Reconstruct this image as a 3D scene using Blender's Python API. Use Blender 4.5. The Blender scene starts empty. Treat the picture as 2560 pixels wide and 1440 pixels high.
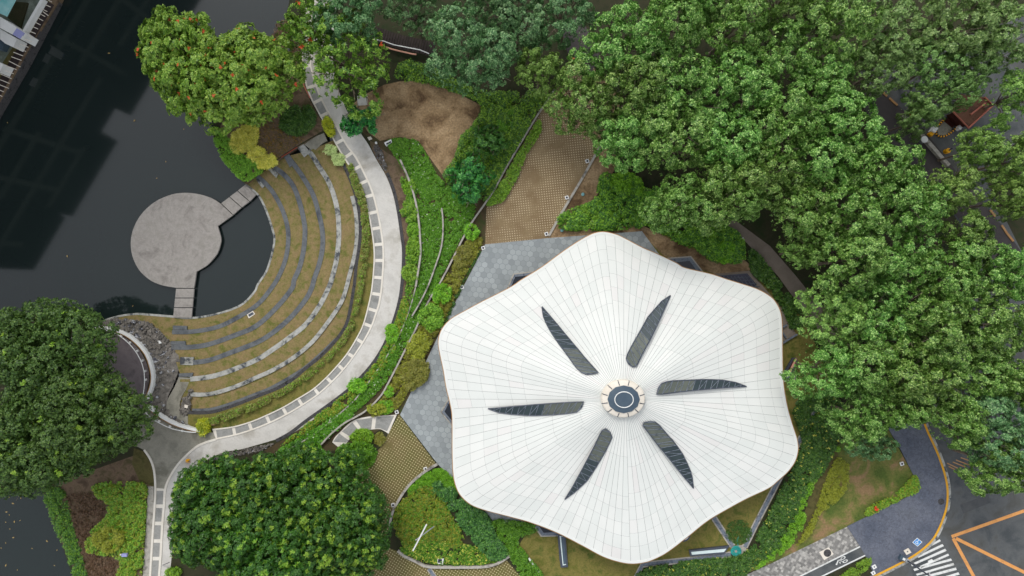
import bpy, math, random
import numpy as np
from mathutils import Vector
from mathutils.geometry import tessellate_polygon

# ------------------------------------------------------------------ camera, world, sun, exposure
scene = bpy.context.scene
H = 107.0                       # the drone hovers 107 m up and looks straight down
cd = bpy.data.cameras.new("camera"); cam = bpy.data.objects.new("camera", cd)
scene.collection.objects.link(cam); scene.camera = cam
cam.location = (0, 0, H); cam.rotation_euler = (0, 0, 0)
cd.sensor_width = 36.0; cd.lens = 36.0 * H / 160.0
cd.clip_start = 1.0; cd.clip_end = 3000.0

SUN_AZ = Vector((-0.40, 0.92, 0)).normalized(); SUN_EL = math.radians(46)
w = bpy.data.worlds.new("World"); scene.world = w; w.use_nodes = True
nt = w.node_tree; nt.nodes.clear()
sky = nt.nodes.new("ShaderNodeTexSky"); sky.sky_type = 'NISHITA'; sky.sun_disc = False
sky.sun_elevation = SUN_EL
sky.sun_rotation = math.atan2(SUN_AZ.x, SUN_AZ.y)
sky.air_density = 1.0; sky.dust_density = 1.0; sky.ozone_density = 1.0
hs = nt.nodes.new("ShaderNodeHueSaturation"); hs.inputs["Saturation"].default_value = 0.22
bg = nt.nodes.new("ShaderNodeBackground"); bg.inputs["Strength"].default_value = 0.15
wo = nt.nodes.new("ShaderNodeOutputWorld")
nt.links.new(sky.outputs[0], hs.inputs["Color"]); nt.links.new(hs.outputs[0], bg.inputs[0]); nt.links.new(bg.outputs[0], wo.inputs[0])

sd = bpy.data.lights.new("sun", 'SUN'); sun = bpy.data.objects.new("sun", sd); scene.collection.objects.link(sun)
sd.energy = 0.85; sd.angle = math.radians(20); sd.color = (1.0, 0.965, 0.91)
sdir = Vector((SUN_AZ.x*math.cos(SUN_EL), SUN_AZ.y*math.cos(SUN_EL), math.sin(SUN_EL)))
sun.rotation_euler = sdir.to_track_quat('Z', 'Y').to_euler()
sun.location = sdir*200
scene.view_settings.view_transform = 'Standard'; scene.view_settings.look = 'None'
scene.view_settings.exposure = 0.86; scene.view_settings.gamma = 1.0

# ------------------------------------------------------------------ helpers
RNG = np.random.default_rng(7)
random.seed(5)
COL = scene.collection

def P(px, py, z=0.0):
    "ground plan point (16 plan units to the metre at level 0) at height z"
    k = (H - z) / H / 16.0
    return ((px - 1280.0) * k, (720.0 - py) * k, z)

def tag(o, label=None, cat=None, group=None, kind=None):
    if label: o["label"] = label
    if cat: o["category"] = cat
    if group: o["group"] = group
    if kind: o["kind"] = kind
    return o

def empty(name, loc, label, cat, group=None):
    o = bpy.data.objects.new(name, None); COL.objects.link(o); o.location = loc
    o.empty_display_size = 0.5
    return tag(o, label, cat, group)

def link(name, me, mat, parent=None):
    if mat is not None:
        for m in (mat if isinstance(mat, (list, tuple)) else [mat]): me.materials.append(m)
    o = bpy.data.objects.new(name, me); COL.objects.link(o)
    if parent is not None: o.parent = parent
    return o

def build(name, verts, faces, mat, parent=None, mids=None, smooth=False):
    me = bpy.data.meshes.new(name)
    if parent is not None:
        q = parent
        off = Vector((0, 0, 0))
        while q is not None: off += q.location; q = q.parent
        verts = [(v[0]-off.x, v[1]-off.y, v[2]-off.z) for v in verts]
    me.from_pydata([tuple(v) for v in verts], [], [tuple(f) for f in faces])
    if mids is not None: me.polygons.foreach_set("material_index", np.array(mids, dtype=np.int32))
    if smooth: me.polygons.foreach_set("use_smooth", np.ones(len(me.polygons), dtype=bool))
    me.update()
    return link(name, me, mat, parent)

class MB:
    def __init__(s): s.v = []; s.f = []
    def add(s, vs, fs):
        n = len(s.v); s.v += [tuple(v) for v in vs]; s.f += [tuple(i+n for i in f) for f in fs]
    def prism(s, pts, zt, zb):
        "closed outline pts [(x,y)] in metres from zb to zt, capped on top and bottom"
        n = len(pts)
        tri = tessellate_polygon([[Vector((p[0], p[1], 0)) for p in pts]])
        vs = [(p[0], p[1], zt) for p in pts] + [(p[0], p[1], zb) for p in pts]
        fs = []
        for t in tri:
            a, b, c = [Vector((pts[i][0], pts[i][1], 0)) for i in t]
            t = tuple(t) if (b-a).cross(c-a).z > 0 else tuple(reversed(t))
            fs.append(t); fs.append(tuple(n+i for i in reversed(t)))
        ar = sum(pts[i][0]*pts[(i+1) % n][1]-pts[(i+1) % n][0]*pts[i][1] for i in range(n))
        for i in range(n):
            j = (i+1) % n
            fs.append((i, n+i, n+j, j) if ar > 0 else (i, j, n+j, n+i))
        s.add(vs, fs)
    def pprism(s, pts, zt, zb):
        s.prism([P(x, y, zt)[:2] for x, y in pts], zt, zb)
    def box(s, c, sx, sy, sz, rz=0.0):
        co, si = math.cos(rz), math.sin(rz)
        pts = [(c[0]+co*x-si*y, c[1]+si*x+co*y) for x, y in ((-sx/2, -sy/2), (sx/2, -sy/2), (sx/2, sy/2), (-sx/2, sy/2))]
        s.prism(pts, c[2]+sz, c[2])
    def lathe(s, c, prof, n=24, ex=1.0, ey=1.0):
        vs = []; fs = []
        for (r, z) in prof:
            for k in range(n):
                a = 2*math.pi*k/n; vs.append((c[0]+r*ex*math.cos(a), c[1]+r*ey*math.sin(a), c[2]+z))
        for i in range(len(prof)-1):
            for k in range(n):
                fs.append((i*n+k, i*n+(k+1) % n, (i+1)*n+(k+1) % n, (i+1)*n+k))
        fs.append(tuple((len(prof)-1)*n+k for k in range(n)))
        s.add(vs, fs)
    def tube(s, pts, rad, n=6):
        m = len(pts); vs = []; fs = []
        if not isinstance(rad, (list, tuple)): rad = [rad]*m
        for i, p in enumerate(pts):
            p = Vector(p)
            d = (Vector(pts[min(i+1, m-1)])-Vector(pts[max(i-1, 0)])).normalized()
            a = d.cross(Vector((0, 0, 1)))
            if a.length < 1e-3: a = Vector((1, 0, 0))
            a.normalize(); b = a.cross(d).normalized()
            for k in range(n):
                t = 2*math.pi*k/n; vs.append(p + a*rad[i]*math.cos(t) + b*rad[i]*math.sin(t))
        for i in range(m-1):
            for k in range(n):
                fs.append((i*n+k, i*n+(k+1) % n, (i+1)*n+(k+1) % n, (i+1)*n+k))
        fs.append(tuple(range(n))[::-1]); fs.append(tuple((m-1)*n+k for k in range(n)))
        s.add(vs, fs)
    def ribbon(s, pts, wpx, zt, zb):
        "kerb: box section along a plan line, wpx plan units wide"
        L, R = offsets(pts, wpx/2)
        n = len(pts); vs = []
        for i in range(n):
            a = P(*L[i], zt); b = P(*R[i], zt)
            vs += [a, b, (b[0], b[1], zb), (a[0], a[1], zb)]
        fs = []
        for i in range(n-1):
            o, q = 4*i, 4*(i+1)
            fs += [(o, o+1, q+1, q), (o+1, o+2, q+2, q+1), (o+3, o, q, q+3)]
        fs += [(0, 3, 2, 1), (4*n-4, 4*n-3, 4*n-2, 4*n-1)]
        s.add(vs, fs)
    def build(s, name, mat, parent=None, smooth=False):
        return build(name, s.v, s.f, mat, parent, smooth=smooth)

def offsets(pts, d):
    L = []; R = []; n = len(pts)
    for i in range(n):
        a = pts[max(i-1, 0)]; b = pts[min(i+1, n-1)]
        dx, dy = b[0]-a[0], b[1]-a[1]; l = math.hypot(dx, dy) or 1
        nx, ny = -dy/l, dx/l
        L.append((pts[i][0]+nx*d, pts[i][1]+ny*d)); R.append((pts[i][0]-nx*d, pts[i][1]-ny*d))
    return L, R

def spl(pts, n=6, closed=False):
    out = []; m = len(pts)
    rng = range(m) if closed else range(m-1)
    for i in rng:
        if closed: p0, p1, p2, p3 = pts[(i-1) % m], pts[i], pts[(i+1) % m], pts[(i+2) % m]
        else: p0, p1, p2, p3 = pts[max(i-1, 0)], pts[i], pts[i+1], pts[min(i+2, m-1)]
        for k in range(n):
            t = k/n; t2 = t*t; t3 = t2*t
            out.append(tuple(0.5*((2*b)+(-a+c)*t+(2*a-5*b+4*c-d)*t2+(-a+3*b-3*c+d)*t3) for a, b, c, d in zip(p0, p1, p2, p3)))
    if not closed: out.append(tuple(map(float, pts[-1])))
    return out

def resample(pts, n):
    a = np.array(pts, float); d = np.r_[0, np.cumsum(np.hypot(*np.diff(a, axis=0).T))]
    t = np.linspace(0, d[-1], n)
    return list(zip(np.interp(t, d, a[:, 0]), np.interp(t, d, a[:, 1])))

def sheet(name, pts, z, mat, parent=None, holes=(), zs=None, skirt=0.0):
    loops = [list(pts)] + [list(h) for h in holes]
    vs = []; 
    for li, lp in enumerate(loops):
        for i, p in enumerate(lp):
            zz = zs[i] if (zs is not None and li == 0) else z
            vs.append(P(p[0], p[1], zz))
    tri = tessellate_polygon([[Vector((p[0], -p[1], 0)) for p in lp] for lp in loops])
    fs = []
    for t in tri:
        a, b, c = [Vector(vs[i]) for i in t]
        fs.append(tuple(t) if (b-a).cross(c-a).z > 0 else tuple(reversed(t)))
    if skirt:
        base = 0
        for lp in loops:
            n = len(lp); o = len(vs)
            vs += [(vs[base+i][0], vs[base+i][1], vs[base+i][2]-skirt) for i in range(n)]
            for i in range(n):
                j = (i+1) % n; fs.append((base+i, base+j, o+j, o+i))
            base += n
    return build(name, vs, fs, mat, parent)

def struct(o, label=None, cat=None):
    return tag(o, label, cat, kind="structure")

def inside(xy, poly):
    x, y = xy[:, 0], xy[:, 1]; r = np.zeros(len(x), bool); n = len(poly); j = n-1
    for i in range(n):
        xi, yi = poly[i]; xj, yj = poly[j]
        c = ((yi > y) != (yj > y)) & (x < (xj-xi)*(y-yi)/((yj-yi) or 1e-9)+xi)
        r ^= c; j = i
    return r

# ------------------------------------------------------------------ materials
def S(r, g, b, k=0.92):
    f = lambda c: (c/255/12.92 if c <= 10 else ((c/255+0.055)/1.055)**2.4)
    return (f(r)*k, f(g)*k, f(b)*k, 1.0)

class NT:
    def __init__(s, name, rough=0.8, spec=0.3):
        s.m = bpy.data.materials.new(name); s.m.use_nodes = True; s.t = s.m.node_tree; s.t.nodes.clear()
        s.out = s.n("ShaderNodeOutputMaterial"); s.b = s.n("ShaderNodeBsdfPrincipled")
        s.b.inputs["Roughness"].default_value = rough; s.b.inputs["Specular IOR Level"].default_value = spec
        s.l(s.b.outputs[0], s.out.inputs[0]); s._co = None
    def n(s, t): return s.t.nodes.new(t)
    def l(s, a, b): s.t.links.new(a, b)
    def co(s):
        if s._co is None: s._co = s.n("ShaderNodeTexCoord").outputs["Object"]
        return s._co
    def map(s, scale=(1, 1, 1), rot=0.0):
        m = s.n("ShaderNodeMapping"); m.inputs["Scale"].default_value = scale; m.inputs["Rotation"].default_value = (0, 0, rot)
        s.l(s.co(), m.inputs[0]); return m.outputs[0]
    def noise(s, scale, detail=4, rough=0.6, vec=None, dist=0.0):
        x = s.n("ShaderNodeTexNoise"); x.inputs["Scale"].default_value = scale; x.inputs["Detail"].default_value = detail
        x.inputs["Roughness"].default_value = rough; x.inputs["Distortion"].default_value = dist
        s.l(vec if vec is not None else s.co(), x.inputs["Vector"]); return x.outputs[0]
    def vor(s, scale, feat='F1', rnd=1.0, vec=None, out="Distance", metric='EUCLIDEAN'):
        x = s.n("ShaderNodeTexVoronoi"); x.feature = feat; x.inputs["Scale"].default_value = scale
        x.inputs["Randomness"].default_value = rnd
        if feat != 'DISTANCE_TO_EDGE': x.distance = metric
        s.l(vec if vec is not None else s.co(), x.inputs["Vector"]); return x.outputs[out]
    def ramp(s, f, stops, interp='LINEAR'):
        r = s.n("ShaderNodeValToRGB"); r.color_ramp.interpolation = interp
        el = r.color_ramp.elements
        while len(el) < len(stops): el.new(0.5)
        for e, (p, c) in zip(el, stops):
            e.position = p; e.color = c if isinstance(c, tuple) else (c, c, c, 1)
        s.l(f, r.inputs[0]); return r.outputs[0]
    def mix(s, f, a, b, mode='MIX'):
        x = s.n("ShaderNodeMixRGB"); x.blend_type = mode
        for k_, (sock, v) in enumerate(zip(x.inputs, (f, a, b))):
            if isinstance(v, bpy.types.NodeSocket): s.l(v, sock)
            elif isinstance(v, (int, float)): sock.default_value = v if k_ == 0 else (v, v, v, 1)
            else: sock.default_value = v
        return x.outputs[0]
    def math(s, op, a, b=0.0, c=None):
        x = s.n("ShaderNodeMath"); x.operation = op
        for i, v in enumerate((a, b) if c is None else (a, b, c)):
            if isinstance(v, bpy.types.NodeSocket): s.l(v, x.inputs[i])
            else: x.inputs[i].default_value = v
        return x.outputs[0]
    def vm(s, op, a, b=None, out=0):
        x = s.n("ShaderNodeVectorMath"); x.operation = op
        for i, v in enumerate((a, b)):
            if v is None: continue
            if isinstance(v, bpy.types.NodeSocket): s.l(v, x.inputs[i])
            else: x.inputs[i].default_value = v
        return x.outputs["Value"] if op in ('DOT_PRODUCT', 'LENGTH') else x.outputs[0]
    def color(s, c):
        if isinstance(c, bpy.types.NodeSocket): s.l(c, s.b.inputs["Base Color"])
        else: s.b.inputs["Base Color"].default_value = c
        return s
    def bump(s, h, strength=0.3, dist=0.05):
        x = s.n("ShaderNodeBump"); x.inputs["Strength"].default_value = strength; x.inputs["Distance"].default_value = dist
        s.l(h, x.inputs["Height"]); s.l(x.outputs[0], s.b.inputs["Normal"]); return s

def mottled(name, a, b, c=None, sc=0.5, sc2=4.0, rough=0.85, spec=0.25, bump=0.25, lo=0.35, hi=0.65, fine=0.35):
    t = NT(name, rough, spec)
    n1 = t.noise(sc, 6, 0.65, dist=0.4); n2 = t.noise(sc2, 5, 0.7)
    col = t.ramp(n1, [(lo, a), (hi, b)] if c is None else [(lo, a), ((lo+hi)/2, b), (hi, c)])
    col = t.mix(fine, col, t.ramp(n2, [(0.3, 0.35), (0.7, 1.0)]), 'MULTIPLY')
    t.color(col)
    if bump: t.bump(n2, bump, 0.05)
    return t.m

M = {}
M['soil'] = mottled('soil_litter', S(58, 56, 32), S(86, 72, 50), S(66, 76, 36), 0.35, 5)
M['forest'] = mottled('forest_floor', S(44, 50, 28), S(60, 58, 38), S(42, 56, 26), 0.4, 5)
M['mulch'] = mottled('dry_mulch', S(84, 68, 52), S(122, 102, 82), S(86, 78, 50), 0.6, 6)
M['lawn'] = mottled('lawn_grass', S(104, 108, 42), S(136, 126, 66), S(90, 102, 38), 0.45, 4, bump=0.6, fine=0.6)
M['lawn_green'] = mottled('green_lawn', S(88, 106, 44), S(120, 122, 62), S(158, 128, 92), 0.28, 4, lo=0.40, hi=0.64, bump=0.6, fine=0.65)
M['drygrass'] = mottled('dry_brown_lawn', S(106, 82, 56), S(164, 136, 100), S(190, 162, 124), 0.26, 3.5, lo=0.36, hi=0.62, bump=0.8, fine=0.85)
M['olive'] = mottled('olive_ground_cover', S(84, 76, 44), S(98, 92, 52), S(74, 72, 36), 0.8, 6, bump=0.6)
M['bowl'] = mottled('seat_lawn', S(110, 114, 52), S(142, 128, 80), S(154, 132, 92), 1.0, 4.5, lo=0.34, hi=0.62, bump=0.5, fine=0.6)
M['concrete'] = mottled('pale_concrete', S(196, 192, 184), S(214, 210, 202), S(176, 170, 158), 0.18, 5, bump=0.12, fine=0.22)
M['kerbwhite'] = mottled('cream_kerb', S(222, 214, 200), S(232, 226, 214), None, 0.6, 6, bump=0.1, fine=0.15)
M['inlay'] = mottled('grey_inlay', S(148, 148, 143), S(164, 163, 158), S(138, 138, 134), 0.5, 7, bump=0.3)
M['stone'] = mottled('weathered_stone', S(92, 96, 100), S(116, 119, 120), S(80, 84, 90), 0.4, 4, fine=0.4)
M['stonepale'] = mottled('lichen_stone', S(78, 82, 86), S(170, 170, 162), S(188, 187, 180), 0.8, 3, lo=0.38, hi=0.60, fine=0.45)
M['wall'] = mottled('low_stone_wall', S(168, 164, 154), S(190, 184, 172), S(120, 116, 108), 0.7, 5)
M['gravel'] = mottled('dark_gravel', S(58, 58, 60), S(84, 82, 82), S(40, 40, 42), 2.0, 9, bump=0.6)
M['purple'] = mottled('round_plaza_paving', S(120, 110, 112), S(134, 124, 124), S(108, 100, 102), 0.4, 8, fine=0.25)
M['stamped'] = mottled('stamped_concrete', S(136, 133, 120), S(160, 156, 142), S(124, 121, 108), 0.3, 5, bump=0.3)
M['asphalt'] = mottled('asphalt', S(76, 80, 82), S(98, 100, 100), S(86, 86, 82), 0.22, 9, fine=0.35, bump=0.15)
M['asphaltdk'] = mottled('shaded_lane_asphalt', S(70, 66, 66), S(86, 80, 78), None, 0.2, 9, fine=0.25, bump=0.15)  # darker copy of the asphalt, with the shade under the trees in its colour
M['patch'] = mottled('asphalt_patch', S(76, 78, 80), S(92, 93, 93), None, 0.5, 9, fine=0.3, bump=0.15)
M['pathbrown'] = mottled('worn_path', S(128, 116, 104), S(146, 134, 122), None, 0.4, 7, fine=0.3)
M['rustroof'] = mottled('rusty_roof', S(108, 72, 56), S(128, 90, 70), S(84, 62, 52), 0.6, 5)
M['darkwood'] = mottled('dark_timber', S(44, 36, 36), S(62, 52, 50), None, 1.0, 6)
M['whitepaint'] = mottled('white_paint', S(226, 226, 222), S(236, 236, 232), None, 0.5, 6, rough=0.5, fine=0.08, bump=0)
M['roadwhite'] = mottled('road_white', S(214, 214, 208), S(228, 228, 224), S(190, 190, 184), 1.2, 8, rough=0.7, fine=0.15, bump=0)
M['orange'] = mottled('orange_road_paint', S(218, 150, 82), S(226, 160, 94), S(196, 138, 82), 0.8, 8, rough=0.7, fine=0.15, bump=0)
M['yellow'] = mottled('yellow_kerb_paint', S(236, 176, 46), S(228, 166, 44), S(206, 160, 70), 0.8, 8, rough=0.65, fine=0.2, bump=0)
M['safety'] = mottled('safety_yellow', S(244, 178, 20), S(240, 170, 24), None, 0.8, 8, rough=0.5, fine=0.1, bump=0)
M['bark'] = mottled('bark', S(112, 98, 84), S(138, 124, 110), None, 1.5, 8)
M['metal'] = mottled('dark_metal', S(62, 68, 80), S(74, 80, 92), None, 0.8, 6, rough=0.45, spec=0.5, fine=0.15, bump=0)
M['steel'] = mottled('grey_steel', S(150, 156, 160), S(172, 176, 178), None, 0.8, 6, rough=0.4, spec=0.5, fine=0.1, bump=0)
M['slatemetal'] = mottled('slate_tiles', S(104, 112, 124), S(132, 140, 150), S(84, 92, 106), 1.5, 8)
M['tan'] = mottled('tan_fascia', S(190, 150, 104), S(176, 128, 78), None, 0.6, 5, rough=0.6)
M['cream'] = mottled('cream_cap', S(222, 212, 196), S(232, 224, 210), None, 0.4, 5, fine=0.12, bump=0)
M['seam'] = mottled('roof_seam', S(92, 95, 95), S(110, 113, 112), None, 1, 4, fine=0.1, bump=0)
M['teal'] = mottled('teal_plastic', S(40, 150, 145), S(60, 170, 160), None, 2, 6, rough=0.5, fine=0.15, bump=0)
M['tealpale'] = mottled('pale_teal_cover', S(110, 160, 162), S(130, 176, 176), None, 2, 6, rough=0.5, fine=0.15, bump=0)
M['blue'] = mottled('blue_paint', S(58, 140, 210), S(70, 150, 216), None, 1, 6, rough=0.5, fine=0.08, bump=0)
M['navy'] = mottled('navy_lens', S(38, 36, 56), S(48, 46, 66), None, 1, 6, rough=0.25, spec=0.5, fine=0.1, bump=0)
M['salmon'] = mottled('salmon_timber', S(232, 176, 150), S(218, 160, 136), None, 1, 6, fine=0.15)
M['maroon'] = mottled('maroon_shade', S(70, 34, 30), S(84, 42, 36), None, 1, 6)
M['lavender'] = mottled('lavender_panel', S(150, 152, 200), S(160, 162, 206), None, 1, 6, fine=0.1)
M['coralpipe'] = mottled('coral_pipe', S(186, 110, 92), S(200, 124, 104), None, 1, 6)
M['rock'] = mottled('rubble_rock', S(84, 82, 78), S(124, 118, 110), S(160, 154, 146), 1.3, 6, lo=0.3, hi=0.75, bump=0.5)
M['whiterock'] = mottled('white_pebble', S(186, 186, 188), S(84, 84, 90), None, 2.2, 6, lo=0.45, hi=0.5)
M['redpipe'] = mottled('red_brown_rail', S(168, 70, 54), S(150, 60, 48), None, 1, 6)
M['towerdark'] = mottled('tower_wall', S(44, 48, 44), S(52, 56, 50), None, 0.1, 2)
M['towerlight'] = mottled('tower_slab', S(120, 128, 116), S(134, 140, 128), None, 0.1, 2)
M['deckgreen'] = mottled('terrace_deck', S(120, 134, 122), S(104, 112, 100), S(136, 146, 134), 0.6, 6)

def island_leaf(name, stops, rough=0.42, trans=0.12, hue=0.05, sat=0.0):
    t = NT(name, rough, 0.35)
    g = t.n("ShaderNodeNewGeometry"); oi = t.n("ShaderNodeObjectInfo")
    col = t.ramp(g.outputs["Random Per Island"], stops)
    h = t.n("ShaderNodeHueSaturation")
    mr = t.math('MULTIPLY_ADD', oi.outputs["Random"], hue, 0.5-hue/2)
    t.l(mr, h.inputs["Hue"]); t.l(t.math('MULTIPLY_ADD', oi.outputs["Random"], 0.3, 0.85), h.inputs["Value"])
    h.inputs["Saturation"].default_value = 1.0+sat
    t.l(col, h.inputs["Color"]); t.color(h.outputs[0])
    tr = t.n("ShaderNodeBsdfTranslucent"); t.l(h.outputs[0], tr.inputs[0])
    mx = t.n("ShaderNodeMixShader"); mx.inputs[0].default_value = trans
    t.l(t.b.outputs[0], mx.inputs[1]); t.l(tr.outputs[0], mx.inputs[2]); t.l(mx.outputs[0], t.out.inputs[0])
    return t.m

def LF(name, *cols, k=1.0, **kw):
    n = len(cols)
    return island_leaf(name, [(i/(n-1) if n > 1 else 0, S(*c, k=k)) for i, c in enumerate(cols)], **kw)

FK = 1.25
M['leaf_forest'] = LF('forest_leaf', (42, 76, 20), (66, 104, 34), (94, 132, 50), (154, 180, 104), k=1.35, hue=0.025, sat=0.0)
M['leaf_teal'] = LF('teal_leaf', (38, 76, 38), (58, 100, 52), (82, 124, 68), (134, 164, 108), k=1.25, hue=0.02, sat=-0.05)
M['leaf_pale'] = LF('pale_leaf', (60, 92, 38), (84, 118, 52), (106, 138, 66), (144, 170, 102), k=1.2, hue=0.02, sat=-0.03)
M['leaf_yel'] = LF('yellowgreen_leaf', (56, 90, 22), (80, 118, 32), (106, 144, 46), (146, 176, 76), k=1.4, hue=0.02, sat=-0.10)
M['leaf_dark'] = LF('dark_leaf', (40, 66, 24), (56, 86, 32), (74, 104, 42), (104, 130, 58), k=1.15, hue=0.015)
M['leaf_mango'] = LF('mango_leaf', (30, 68, 18), (44, 86, 24), (60, 104, 30), (78, 120, 40), k=1.05, hue=0.015)
M['leaf_tip'] = LF('young_tip_leaf', (84, 126, 30), (110, 150, 40), (136, 158, 58), k=FK)
M['leaf_flame'] = LF('flame_tree_leaf', (70, 108, 32), (96, 134, 42), (120, 154, 54), (152, 178, 78), k=FK, hue=0.015)
M['petal'] = LF('red_petal', (206, 66, 38), (216, 90, 46), (200, 56, 34), k=1.0, hue=0.0)
M['petal_or'] = LF('orange_petal', (220, 150, 40), (232, 120, 50), k=1.0, hue=0.0)
M['leaf_loose'] = LF('loose_leaf', (54, 90, 24), (78, 116, 32), (104, 140, 44), (140, 170, 70), k=FK, hue=0.01)
M['leaf_deep'] = LF('deep_green_leaf', (28, 76, 32), (44, 100, 42), (64, 124, 50), (88, 144, 62), k=FK)
M['leaf_lime'] = LF('lime_leaf', (64, 108, 14), (94, 144, 22), (132, 178, 40), k=FK, hue=0.02)
M['leaf_vine'] = LF('vine_leaf', (44, 88, 12), (64, 114, 18), (88, 142, 26), (116, 164, 46), k=FK, hue=0.02)
M['leaf_shrub'] = LF('shrub_leaf', (56, 96, 20), (84, 126, 28), (114, 156, 38), (142, 178, 56), k=FK, hue=0.03)
M['leaf_shrubdk'] = LF('dark_shrub_leaf', (30, 66, 22), (46, 88, 28), (64, 108, 36), (92, 130, 50), k=FK, hue=0.03)
M['leaf_olive'] = LF('olive_leaf', (88, 92, 32), (112, 112, 42), (132, 126, 54), (104, 116, 40), k=FK, hue=0.02)
M['leaf_hedge'] = LF('brown_hedge_leaf', (86, 100, 36), (112, 118, 48), (138, 132, 72), (84, 110, 36), k=FK, hue=0.02)
M['leaf_ygold'] = LF('gold_leaf', (170, 170, 50), (200, 194, 76), (214, 208, 104), (140, 152, 50), k=1.4, hue=0.0)
M['leaf_varieg'] = LF('variegated_leaf', (168, 188, 112), (190, 204, 138), (140, 168, 90), k=FK, hue=0.0)
M['leaf_croton'] = LF('croton_leaf', (130, 144, 22), (174, 176, 34), (90, 118, 26), k=1.4, hue=0.0)
M['leaf_yshrub'] = LF('yellow_shrub_leaf', (104, 112, 24), (132, 138, 34), (150, 156, 48), (84, 100, 24), k=FK, hue=0.02)
M['leaf_dryred'] = LF('dry_twig_leaf', (84, 60, 46), (110, 84, 60), (70, 60, 36), k=FK, hue=0.0)
M['leaf_marigold'] = LF('marigold_leaf', (80, 84, 30), (110, 96, 36), (168, 116, 44), k=1.0, hue=0.0)
M['leaf_pod'] = LF('white_flower', (216, 220, 196), (200, 206, 180), k=1.0, hue=0.0)
M['leaf_fall'] = LF('fallen_leaf', (170, 140, 90), (140, 120, 70), k=1.0, hue=0.0, trans=0.0)

# water: dark pond, reflects the sky and the tower
t = NT('pond_water', 0.065, 0.5); t.b.inputs["IOR"].default_value = 1.5
n1 = t.noise(0.05, 3); t.color(t.ramp(n1, [(0.3, S(26, 36, 35)), (0.7, S(30, 39, 38))]))
t.bump(t.noise(0.9, 3, 0.5), 0.02, 0.02); M['water'] = t.m
t = NT('pool_water', 0.04, 0.5); t.color(S(28, 34, 44)); M['pool'] = t.m

# stage: cast concrete with stains
t = NT('stage_concrete', 0.85, 0.25)
c = t.ramp(t.noise(0.35, 8, 0.7, dist=1.0), [(0.3, S(132, 126, 120)), (0.5, S(168, 162, 155)), (0.7, S(150, 145, 137))])
c = t.mix(0.55, c, t.ramp(t.noise(2.2, 7, 0.8), [(0.32, 0.5), (0.66, 1.0)]), 'MULTIPLY'); t.color(c); M['stage'] = t.m

# hexagon pavers
t = NT('hex_pavers', 0.7, 0.3)
p = t.map((1.0, 1.0, 1.0), 0.10)
mask = t.vm('MULTIPLY', p, (1/0.92, 1/0.92, 0.0))
r = (1.0, 1.7320508, 1.0); hr = (0.5, 0.8660254, 0.5)
def modv(v):
    fl = t.vm('FLOOR', t.vm('DIVIDE', v, r)); return t.vm('SUBTRACT', v, t.vm('MULTIPLY', fl, r))
a = t.vm('SUBTRACT', modv(mask), hr); b = t.vm('SUBTRACT', modv(t.vm('SUBTRACT', mask, hr)), hr)
a = t.vm('MULTIPLY', a, (1, 1, 0)); b = t.vm('MULTIPLY', b, (1, 1, 0))
la = t.vm('DOT_PRODUCT', a, a); lb = t.vm('DOT_PRODUCT', b, b)
sel = t.math('LESS_THAN', lb, la)
g = t.mix(sel, a, b)
cid = t.vm('SUBTRACT', mask, g); cid = t.vm('SNAP', t.vm('ADD', cid, (0.01, 0.01, 0.0)), (0.25, 0.2, 1.0))
wn = t.n("ShaderNodeTexWhiteNoise"); wn.noise_dimensions = '2D'; t.l(cid, wn.inputs["Vector"])
ag = t.vm('ABSOLUTE', g)
d1 = t.vm('DOT_PRODUCT', ag, (0.5, 0.8660254, 0)); sp = t.n("ShaderNodeSeparateXYZ"); t.l(ag, sp.inputs[0])
dm = t.math('MAXIMUM', d1, sp.outputs[0])
tile = t.ramp(wn.outputs[0], [(0, S(144, 150, 151)), (0.5, S(158, 164, 164)), (1, S(170, 176, 176))])
tile = t.mix(0.5, tile, t.ramp(t.noise(0.12, 4), [(0.3, 0.72), (0.65, 1.0)]), 'MULTIPLY')
line = t.math('GREATER_THAN', dm, 0.462)
t.color(t.mix(line, tile, S(134, 140, 141))); M['hex'] = t.m

# grass-block paving: rows of pale concrete dots in soil / turf
def dots(name, rot, ga, gb, dot, pitch=0.40, thr=0.40):
    t = NT(name, 0.85, 0.2)
    p = t.map((1/pitch, 1/pitch, 1), rot)
    f = t.vm('SUBTRACT', t.vm('FRACTION', p), (0.5, 0.5, 0)); f = t.vm('MULTIPLY', f, (1, 1, 0))
    ln = t.vm('LENGTH', f)
    on = t.ramp(ln, [(0.13, 1.0), (0.24, 0.0)])
    patch = t.ramp(t.noise(0.22, 5, 0.6), [(thr-0.06, 0.0), (thr+0.05, 1.0)])
    n2 = t.noise(4, 5, 0.7)
    base = t.mix(t.ramp(t.noise(0.3, 5), [(0.35, 0.0), (0.65, 1.0)]), ga, gb)
    base = t.mix(0.35, base, t.ramp(n2, [(0.3, 0.4), (0.7, 1.0)]), 'MULTIPLY')
    fac = t.math('MULTIPLY', on, t.math('MULTIPLY', patch, 0.95))
    t.color(t.mix(fac, base, dot)); return t.m
M['dots1'] = dots('grass_block_upper', math.radians(-6), S(150, 130, 98), S(134, 112, 82), S(212, 196, 164), 0.375, 0.47)
M['dots2'] = dots('grass_block_lower', math.radians(33), S(124, 110, 72), S(110, 106, 60), S(212, 200, 154), 0.40, 0.40)

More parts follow.
